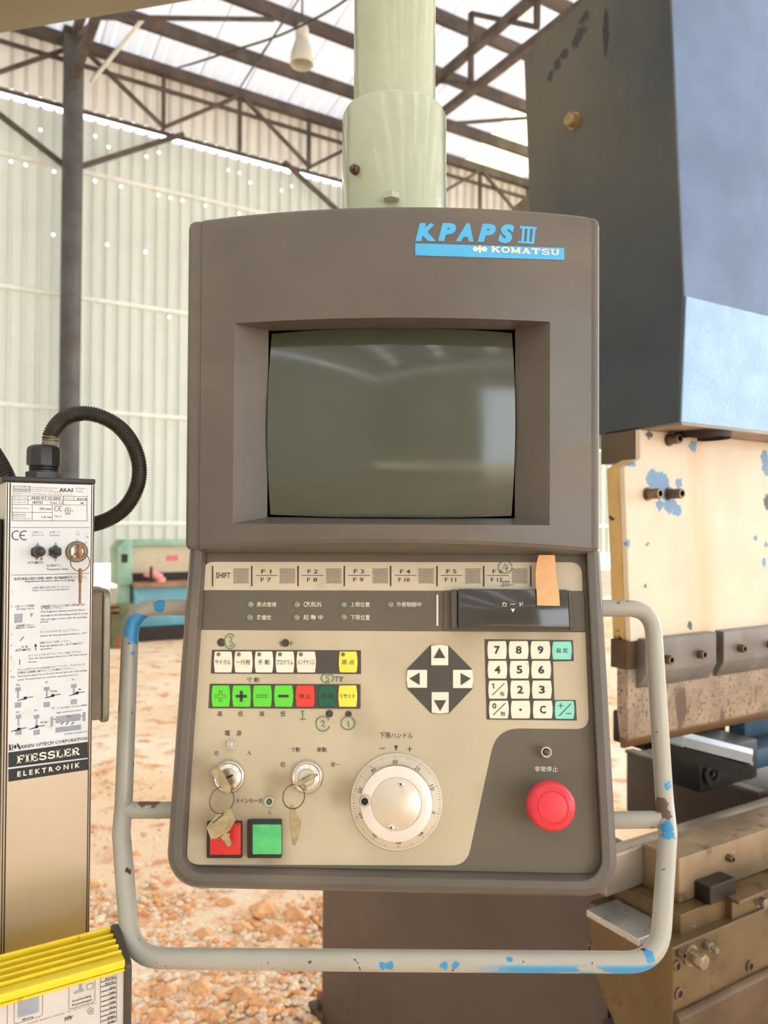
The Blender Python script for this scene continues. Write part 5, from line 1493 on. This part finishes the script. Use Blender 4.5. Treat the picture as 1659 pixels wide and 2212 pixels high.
# control field
obj('ce_mark', G(ce(37, 1156.5, 9.5, 2.0, KT)), m_tblk, lab)
obj('divider', G(aline([[(23, 1139.5), (193, 1139.8)], [(23, 1242.5), (193, 1238.5)]], .8)), m_tink, lab)
obj('lettering', G(atext('Receiver up', 69, 95, 1156, 4.5, .0), atext('Transmitter', 105.5, 129, 1156, 4.5, 0), atext('受光器アップ', 71, 92, 1149.5, 4.6, 0), atext('投光器アップ', 107, 130, 1149.5, 4.6, 0), atext('オフ', 164, 171, 1148, 3.5, 0), atext('OFF', 163, 172, 1154.5, 4, 0), atext('オン', 185, 190, 1153, 3.5, 0), atext('ON', 185, 191, 1160, 4, 0)), m_faint, lab)
obj('lettering', G(atext('自  動', 77, 93, 1207.5, 5, .004), atext('AUTOMATIC', 59, 94, 1215.3, 5.6, .006, .25), atext('投光器ダウン', 101, 133, 1221.5, 5.4, 0), atext('Transmitter down', 101, 147, 1229.3, 5, .004, .25)), m_tink, lab)
obj('arrow_mark', G(apoly([(77.5, 1180), (86.5, 1180), (81.7, 1170.5)]), apoly([(115.5, 1180), (124.5, 1180), (120, 1170.5)]), apoly([(115.5, 1205), (124.5, 1205), (120.3, 1214)])), m_tgrey, lab)
obj('switch_tick', G(aline([[(167, 1165), (167, 1170)], [(183, 1175), (187.5, 1170)]], .9)), m_tblk, lab)
# instruction text
def lines(rows, mat, par=lab):
    for r_ in rows: obj('lettering', G(*[atext(*q) for q in r_]), mat, par)
lines([[('金型交換後は適切な隙間の確保の為光軸調整を行って下さい。', 30, 186, 1248.5, 6, .006)], [('Adjustment directions after tool change', 53, 162, 1255, 5.4, .012, .2)],
       [('上型を適切に取り付けてください。', 69, 151, 1268.5, 5, .002)], [('"Upper tool must be well adjusted"', 69, 151, 1274.5, 4.6, .004, .2)],
       [('1.', 25, 28, 1278, 4, .004), ('2.', 24, 28, 1309.5, 4, .01)], [('上型のパンチ先端部', 32, 74, 1309, 5, .002)], [('Bending  Punch', 36, 74, 1315.5, 4.6, .006, .2)],
       [('光軸調整マグネットを下端を上型先端に合わ', 88, 184, 1308, 5, .004)], [('せて貼付して下さい。', 88, 136, 1313.5, 5, .004)],
       [('The magnetic lamina must be fixed', 88, 182, 1320, 5, .008, .2)], [('laterally at the bending punch in a way', 88, 190, 1328, 5, .008, .2)], [('that ist edge is even with the bending', 88, 188, 1336, 5, .008, .2)], [('punch.', 87, 105, 1343.5, 4.8, .008, .2)],
       [('光軸調整マグネット', 35, 74, 1351, 5, .004)], [('Magnetic  Lamina', 34, 75, 1356, 4.6, .008, .2)]], m_tink)
lines([[('3.', 24, 27, 1369.5, 4, .006)], [('キースイッチを"オン"にして下さい。', 87, 172, 1363, 5, 0)], [('Switch the key-operated switch to „ON"', 87, 188, 1371, 5, .008, .2)],
       [('4.', 23, 26.5, 1394, 4, .006), ('自  動', 47, 60, 1397, 4.4, .004), ('AUTOMATIC', 32.5, 67, 1403.8, 5.4, .012, .2)], [('自動のボタンを押して下さい。', 87, 153, 1386.5, 5, 0)], [('Push the Button for „AUTOMATIC"', 86.5, 180, 1393, 5, .008, .2)], [('operation', 86.5, 112, 1402, 4.8, .008, .2)],
       [('5.', 22.5, 27, 1420, 4, .006)], [('キースイッチを"オフ"にしてキーを抜いて下さい。', 62, 177, 1412, 5, 0)], [('Turn the key-operated switch to „OFF" and remove', 62, 188, 1418.5, 5, .008, .2)], [('the key.', 61, 80, 1430, 4.8, .008, .2)],
       [('6.', 22, 26, 1449, 4, .006)], [('テストは必ずパンチの左右両端で行ってください。テストでパンチ', 38, 184, 1441, 4.8, 0)], [('が電球の点検棒に触れないことを確認して下さい。', 38, 158, 1448.5, 4.8, .004)],
       [('Test', 22.5, 32, 1462.5, 4, .01), ('Test must be carried out at the both left and right ends of the bending', 38, 188, 1455, 4.6, .008, .2)], [('punch. The punch must not touch the step-shaped test rod', 37.5, 167, 1463.5, 4.6, .008, .2)],
       [('6a', 35, 43, 1479, 4.6, .004), ('6b', 97, 104, 1473.5, 4.6, .004), ('6c', 155, 162, 1467.5, 4.6, .004), ('6d', 34, 42, 1538, 4.6, .004), ('6e', 74, 81, 1534, 4.6, .004), ('6f', 112, 117, 1529.5, 4.6, .004)],
       [('Stop', 108.5, 124, 1493, 5.4, .012), ('Stop', 87.5, 103, 1560.3, 5.4, .012), ('Test', 141, 153, 1547, 4.6, .006)], [('ライト遮光で保護あり 下型より高い 4 検知可能', 122, 188, 1526.5, 4, .0)], [('Light curtain interrupted', 122, 176, 1537, 4.4, .006, .2)], [('D17A407  DrawNo.1902', 140, 189, 1583, 3.4, .004)]], m_tink)
# little diagrams
def stepmark(cx, cy, s=1):
    return [aline([[(cx - 17 * s, cy + 5), (cx - 2, cy + 1.5)], [(cx - 10 * s, cy + 2.8), (cx, cy + .5)], [(cx, cy - 1), (cx + 17 * s, cy - 3.2)]], 1.5), apoly([(cx - 3.5, cy + 3), (cx + 3.5, cy + 1.8), (cx + 3.5, cy - 4), (cx - 3.5, cy - 3)])]
def tool(cx, cy): return [aq(cx - 6, cx + 6, cy + 2, 8), aq(cx - 2, cx + 2, cy + 14, 16), aq(cx - 7, cx + 7, cy + 36, 11)]
def diagram(tint, inkl):
    if tint:
        g_ = G(*tint); g_.v = [(p[0], p[1] + .00015, p[2]) for p in g_.v]
        d_ = obj('diagram_tint', g_, m_tgrey, rec)
        tag(d_, kind='stuff')
    if inkl: tag(obj('diagram_ink', G(*inkl), m_tblk, rec), kind='stuff')
for (cx, cy), (sx, sy) in zip([(39, 1487), (101, 1486), (159.5, 1480), (40, 1546), (79, 1546)], [(54.5, 1508.5), (114, 1503), (166.5, 1497.5), (40.5, 1575.5), (79.5, 1570.5)]):
    diagram(tool(cx, cy), stepmark(sx, sy))
diagram([aq(120, 174, 1552, 15), aq(120, 175, 1574, 11), aq(109, 115, 1559, 21), aq(178.5, 185, 1548, 20)],
        [aline([[(115, 1554.5), (120, 1553.5)], [(174, 1547), (178.5, 1546.3)]], 1.5)] + [aline([[(cx - 2.5, 1565.5), (cx + 2.5, 1559.5)]], 1.8) for cx in (134.5, 145.5, 157)])
diagram([apoly([(31, 1346), (48.5, 1344.5), (49, 1325.5), (30.5, 1326.5)]), apoly([(64, 1325), (71.5, 1324.5), (69, 1332.5), (67, 1333)])], None)
obj('arrow_mark', G(apoly([(167.5, 1489), (174, 1491), (174.5, 1487)])), m_tblk, lab)
obj('arrow_mark', G(apoly([(73.5, 1397), (80.5, 1396.5), (77, 1389.5)]), aline([[(77, 1396), (77.2, 1405)]], 1.5)), m_tblk, lab)
obj('switch_mark', G(aline([[(43, 1384.5), (52, 1375)]], 1.5)), m_tblk, lab)
obj('switch_mark', G(aline([[(42.5, 1424), (42.5, 1436.5)]], 1.5)), m_tblk, lab)
# brand footer
obj('footer_band', G(apoly([(18, 1658), (190, 1636.5), (190, 1602.3), (18, 1625.6)], KT)), m_tblk, rec)
obj('footer_band', G(apoly([(18, 1689), (190, 1663), (190, 1639.5), (18, 1662)], KT)), m_tblk, rec)
a = ak(36.6, 1640, KT); b = ak(171.6, 1640, KT); c = ak(104, 1631.5, KT)
hh = 17.5 * (ak(105, 1300)[1] - ak(105, 1301)[1]) / 2
vv, ff = fit(slabword('FIESSLER'), a[0], c[1] - hh, b[0], c[1] + hh)
obj('footer_lettering', G(([(p[0], KT - .0003, p[2]) for p in vv], ff)), m_white, rec)
obj('footer_lettering', G(atext('E L E K T R O N I K', 37.5, 171.7, 1662.5, 11.5, .03, 0, y=KT - .0003)), m_white, rec)
obj('footer_lettering', G(atext('RIKEN OPTECH CORPORATION', 45, 189, 1604, 7.4, .014, .2)), m_tblk, rec)
obj('footer_logo', G(atext('R', 19.5, 25, 1614.5, 13, .05), aline([[(27, 1607), (27, 1621)]], 1.6), apoly([(28.5, 1613.5), (33.5, 1608), (36.5, 1612.5), (33.5, 1618)]), apoly([(36.8, 1606), (39, 1605.5), (44, 1614), (44, 1619), (41.8, 1619.4), (37, 1611)])), m_tblk, rec)
# knobs
def kn(px, py, out): q = onY(px, py, YK - out); return Matrix.Translation((q.x, YK, q.z))
kb = obj('toggle_knob', G(prism(hexpoly(.0054, PI / 6), -.004, 0, .0005)), m_blackpl, rec, kn(80.5, 1192.5, .003))
Mk = kn(85.5, 1191.7, .012)
obj('knob_tip', G(lathe([(.0030, .003), (.0040, .0045), (.0042, .006)], 24), lathe([(.0039, .006), (.0046, .009), (.0046, .013), (.0036, .016), (.0004, .0172)], 28)), m_blackpl, kb, Mk)
obj('knob_ring', G(lathe([(.0042, .0056), (.0043, .0062), (.0038, .0064)], 28)), m_chrome, kb, Mk)
kb = obj('toggle_knob', G(prism(hexpoly(.0056, PI / 6), -.004, 0, .0005)), m_blackpl, rec, kn(119.5, 1192, .003))
obj('knob_tip', G(lathe([(.0044, .003), (.0042, .008), (.0030, .011), (.0004, .0122)], 28)), m_blackpl, kb, kn(120, 1192, .008))
Ms = kn(167, 1192, .004)
m_olive = pm('olive_ring', (112, 104, 78), .4, .5, .1, 60)
sw = obj('key_switch', G(lathe([(.0092, 0), (.0092, .0022), (.0084, .003), (.0062, .003), (.006, .002)], 36)), m_olive, rec, Ms)
obj('lock_core', G(lathe([(.0060, .001), (.0060, .004), (.0054, .0046), (.005, .0040), (.0018, .0040)], 30)), m_chrome, sw, Ms)
m_rkey = pm('rusty_key', (150, 104, 68), .5, .6, .25, 200)
q = onY(173, 1214, YK - .012)
kset = thing('key_set', 'rusty thin key and ring hanging from the laser guard key switch', 'keys', Matrix.Translation(q))
kq = onY(170.5, 1191, YK - .01)
obj('key', G(box(kq.x - .0014, kq.x + .0014, YK - .017, YK - .003, kq.z - .0058, kq.z + .0062, .0005, 1)), m_rkey, kset)
obj('split_ring', G(tube([(q.x + .0078 * math.cos(2 * PI * k / 36), YK - .012 + .002 * math.sin(2 * PI * k / 36), q.z + .0078 * math.sin(2 * PI * k / 36)) for k in range(36)], .0004, 8, closed=True)), m_ring, kset)
k1 = onY(173, 1228, YK - .012); k2 = onY(173.5, 1304, YK - .012)
obj('key', G(box(k1.x - .0009, k1.x + .0009, YK - .016, YK - .009, k1.z - .012, k1.z, .0004, 1), box(k1.x - .0007, k1.x + .0007, YK - .0145, YK - .0105, k2.z, k1.z - .011, .0003, 1)), m_rkey, kset)
# gland and conduit
gx, gy_ = ak(104, 1030)[0], YK + DEP / 2
def gz_(py): return onY(104, py, gy_).z
Mg = Matrix.Translation((gx, gy_, 0))
pxm = (ax1 - ax0) / 193.5
obj('cable_gland', G(zlathe([(41 * pxm, az1 + .004), (41 * pxm, gz_(1021)), (38 * pxm, gz_(1020))], 6), zlathe([(34 * pxm, gz_(1022)), (34 * pxm, gz_(1017)), (31.5 * pxm, gz_(1015.5)), (34 * pxm, gz_(1014)), (34 * pxm, gz_(1011.5)), (31.5 * pxm, gz_(1010)), (34 * pxm, gz_(1008.5)), (34 * pxm, gz_(1005))], 28),
    zlathe([(39 * pxm, gz_(1006)), (39 * pxm, gz_(974)), (36 * pxm, gz_(967)), (28 * pxm, gz_(963)), (20 * pxm, gz_(962))], 10)), m_blackpl, rec, Mg, smooth=30)
m_tapeg = pm('grey_wrap', (140, 124, 102), .7, 0, .1, 100)
obj('cable_wrap', G(tube([P(106, 966, .69), P(109, 953, .69), P(110, 943, .69)], .0068, 18)), m_tapeg, rec)
m_cond = pm('black_conduit', (46, 38, 28), .42, 0, .2, 60, spec=.5)
def conduit(pts, name_label, r=.0072, pitch=.0021):
    sp = smoothpath(pts, pitch / 4)
    rad = [r * (1.0 if i % 4 < 2 else .88) for i in range(len(sp))]
    o = obj('corrugated_conduit', G(tube(sp, rad, 18)), m_cond, smooth=40)
    return tag(o, name_label, 'conduit')
conduit([P(108.5, 952, .69), P(110, 940, .69), P(120, 922, .692), P(142, 902, .70), P(177, 893, .71), P(215, 899, .715), P(253, 919, .72), P(281, 950, .72), P(297, 987, .72), P(301, 1022, .72), P(294, 1057, .72), P(273, 1093, .72), P(243, 1117, .72), P(208, 1131, .72), P(165, 1137, .725), P(120, 1135, .73)], 'black corrugated conduit looping from the gland of the laser guard receiver')
conduit([P(-60, 950, .72), P(-25, 965, .72), P(-4, 993, .715), P(16, 1030, .71), P(30, 1062, .715), P(36, 1120, .72)], 'black corrugated conduit entering at the left edge behind the receiver')
# bracket plate right of the receiver
m_brkt = pm('dull_steel_bracket', (140, 132, 114), .42, .4, .08, 30)
bz1, bz0 = onY(220, 1272, YK + .03).z, onY(220, 1555, YK + .03).z
bx1 = onY(234, 1400, YK + .02).x
bk = thing('mounting_bracket', 'flat rounded steel bracket bolted behind the right side of the receiver', 'bracket', Matrix.Translation((bx1, YK + .04, bz0)))
poly = [tuple(p) for p in fillet([(YK + .012, bz0), (YK + .075, bz0), (YK + .075, bz1), (YK + .012, bz1)], .010, 6)]
obj('plate', G(xprism(poly, bx1 - .006, bx1, .0012)), m_brkt, bk)
obj('spacer', G(box(ax1 - .0005, bx1 - .006, YK + .015, YK + .06, bz0 + .004, bz1 - .002, .001, 1)), m_brk, bk)
qb = onX(230, 1321, bx1)
obj('bolt', G(lathe([(.004, -.012), (.004, .012)], 14), M=Matrix.Translation((bx1, YK + .035, onY(226, 1321, YK + .03).z)) @ Matrix.Rotation(PI / 2, 4, 'Z')), m_rnut, bk)
# dark carrier behind the receiver at the picture's left edge
tag(obj('carrier_post', G(box(ax0 - .05, ax0 - .0005, YK + .012, YK + .062, -.05, ak(5, 1120)[1], .002)), m_gblk), 'dark carrier post behind the left edge of the receiver', 'post')

# ================================================================ YELLOW SAFETY CONTROLLER (lower left)
YU = P(270, 2085, .60).y
XU = onY(271, 2085, YU).x
def uq(px, py, y=None): q = onY(px, py, YU if y is None else y); return (q.x, q.z)
zU1 = uq(270, 2067)[1]; zU2 = uq(270, 2085)[1]; zU3 = uq(271, 2095)[1]
XU0 = uq(-80, 2150)[0]
YUb = onX(243, 2014, XU).y
m_yel = pm('signal_yellow_paint', (240, 208, 44), .4, 0, .06, 25, spec=.4, layers=[(nmask(60, .68, .74), (190, 150, 40), .5)])
un = thing('safety_controller', 'yellow finned safety controller with grey label panel in lower left corner', 'controller', Matrix.Translation(((XU + XU0) / 2, YU + .02, zU3 - .16)))
obj('body', G(box(XU0, XU - .001, YU + .0015, YUb, zU3 - .16, zU1 - .006)), m_yel, un)
obj('front_lip', G(box(XU0, XU - .001, YU - .004, YU + .006, zU2, zU1, .0012)), m_yel, un)
obj('lower_lip', G(box(XU0, XU - .0005, YU - .002, YU + .004, zU3, zU3 + .0022, .0006)), m_yel, un)
dpt_ = (YUb - YU)
for k in range(5):
    y_ = YU + .008 + (dpt_ - .009) * k / 4
    obj('cooling_fin', G(box(XU0, XU - .001, y_, y_ + .0028, zU1 - .010, zU1 + (.0015 if k < 4 else .003), .0008, 1)), m_yel, un)
zt_ = zU1
poly = [tuple(p) for p in fillet([(YU - .003, zU3 - .16), (YUb + .003, zU3 - .16), (YUb + .003, zt_ + .004), (YUb - .006, zt_ + .004), (YU - .003, zt_ - .004)], [0, 0, .003, .004, .006], 5)]
m_endp = pm('dark_end_plate', (66, 56, 46), .45, 0, .1, 30)
obj('end_plate', G(xprism(poly, XU - .001, XU + .0045, .001)), m_endp, un)
m_ulab = pm('controller_label', (206, 196, 188), .45, 0, .04, 30)
ul = obj('label_panel', G(box(XU0, XU - .0012, YU, YU + .002, zU3 - .155, zU3)), m_ulab, un)
UT = YU - .0004
def utext(s, x0, x1, yc, h, bold=.004, shear=0):
    a = uq(x0, yc, UT); b = uq(x1, yc, UT); c = uq((x0 + x1) / 2, yc, UT)
    hh = h * (uq(105, 2100)[1] - uq(105, 2101)[1]) / 2
    v, f = fit(textgeo(s, bold, shear, 1), a[0], c[1] - hh, b[0], c[1] + hh)
    return [(p[0], UT, p[2]) for p in v], f
def upoly(pts): return flat([uq(*p, UT) for p in pts], UT)
def urect(x0, x1, yc, h, w=.8, slope=None):
    """outline of an upright rectangle in the label plane"""
    a = uq(x0, yc, UT); b = uq(x1, yc, UT); c = uq((x0 + x1) / 2, yc, UT)
    px_ = (uq(105, 2100)[1] - uq(105, 2101)[1]); hh = h * px_ / 2
    pts = [tuple(p) for p in fillet([(a[0], c[1] - hh), (b[0], c[1] - hh), (b[0], c[1] + hh), (a[0], c[1] + hh)], min(hh, (b[0] - a[0]) / 2) * .2, 3)]
    v, f = stroke([pts + [pts[0]]], w * px_)
    return [(p[0], UT, p[1]) for p in v], f
def ufill(x0, x1, yc, h):
    a = uq(x0, yc, UT); b = uq(x1, yc, UT); c = uq((x0 + x1) / 2, yc, UT)
    hh = h * (uq(105, 2100)[1] - uq(105, 2101)[1]) / 2
    return flat([(a[0], c[1] - hh), (b[0], c[1] - hh), (b[0], c[1] + hh), (a[0], c[1] + hh)], UT)
for k, s in enumerate(['RXOK2', 'RXOK1', 'NLW', 'NA1', 'NA2', 'NAJ', 'FUS', 'FUO', 'EDMO', 'EDMS']):
    y_ = 2112 + 10.6 * k
    obj('terminal_name', G(utext(s, 251 - 4.6 * len(s), 249, y_, 5, .02), urect(217, 252, y_, 9.5)), m_tink, ul)
obj('label_box', G(urect(149, 205, 2146, 54), utext('box-bending', 157, 197, 2157.5, 6, .02), utext('Kastenbiegen', 156, 199, 2166, 6, .02), urect(188, 201, 2131, 12)), m_tink, ul)
obj('tool_symbol', G(ufill(160, 182, 2142, 5), ufill(170.5, 177.5, 2130, 12), upoly([(171, 2136), (177, 2134.5), (174, 2141)])), m_tgrey, ul)
obj('label_box', G(urect(31, 92, 2174, 58), utext('Muting', 49, 72, 2200, 5.5, .01)), m_tink, ul)
obj('muting_window', G(ufill(39, 84, 2173, 38)), m_tgrey, ul)
obj('label_lettering', G(utext('TÜV', 139, 158, 2199, 10, .05, .3), utext('D-73773 Aichwald  Germany   Tel. +49 711 91 96 97-0', 60, 208, 2190, 4, 0), utext('UL', 192, 200, 2184, 7, .01)), m_tink, ul)
obj('label_lettering', G(([(p[0], UT, p[1]) for p in stroke([[uq(196 + 7 * math.cos(R(t)), 2184 + 7 * math.sin(R(t)), UT) for t in range(0, 361, 20)]], .0003)[0]], stroke([[(0, 0)] * 19], .0003)[1] if False else [(2 * i, 2 * i + 1, 2 * i + 3, 2 * i + 2) for i in range(18)])), m_tink, ul)
obj('label_box', G(urect(-10, 16, 2195, 50)), m_tink, ul)
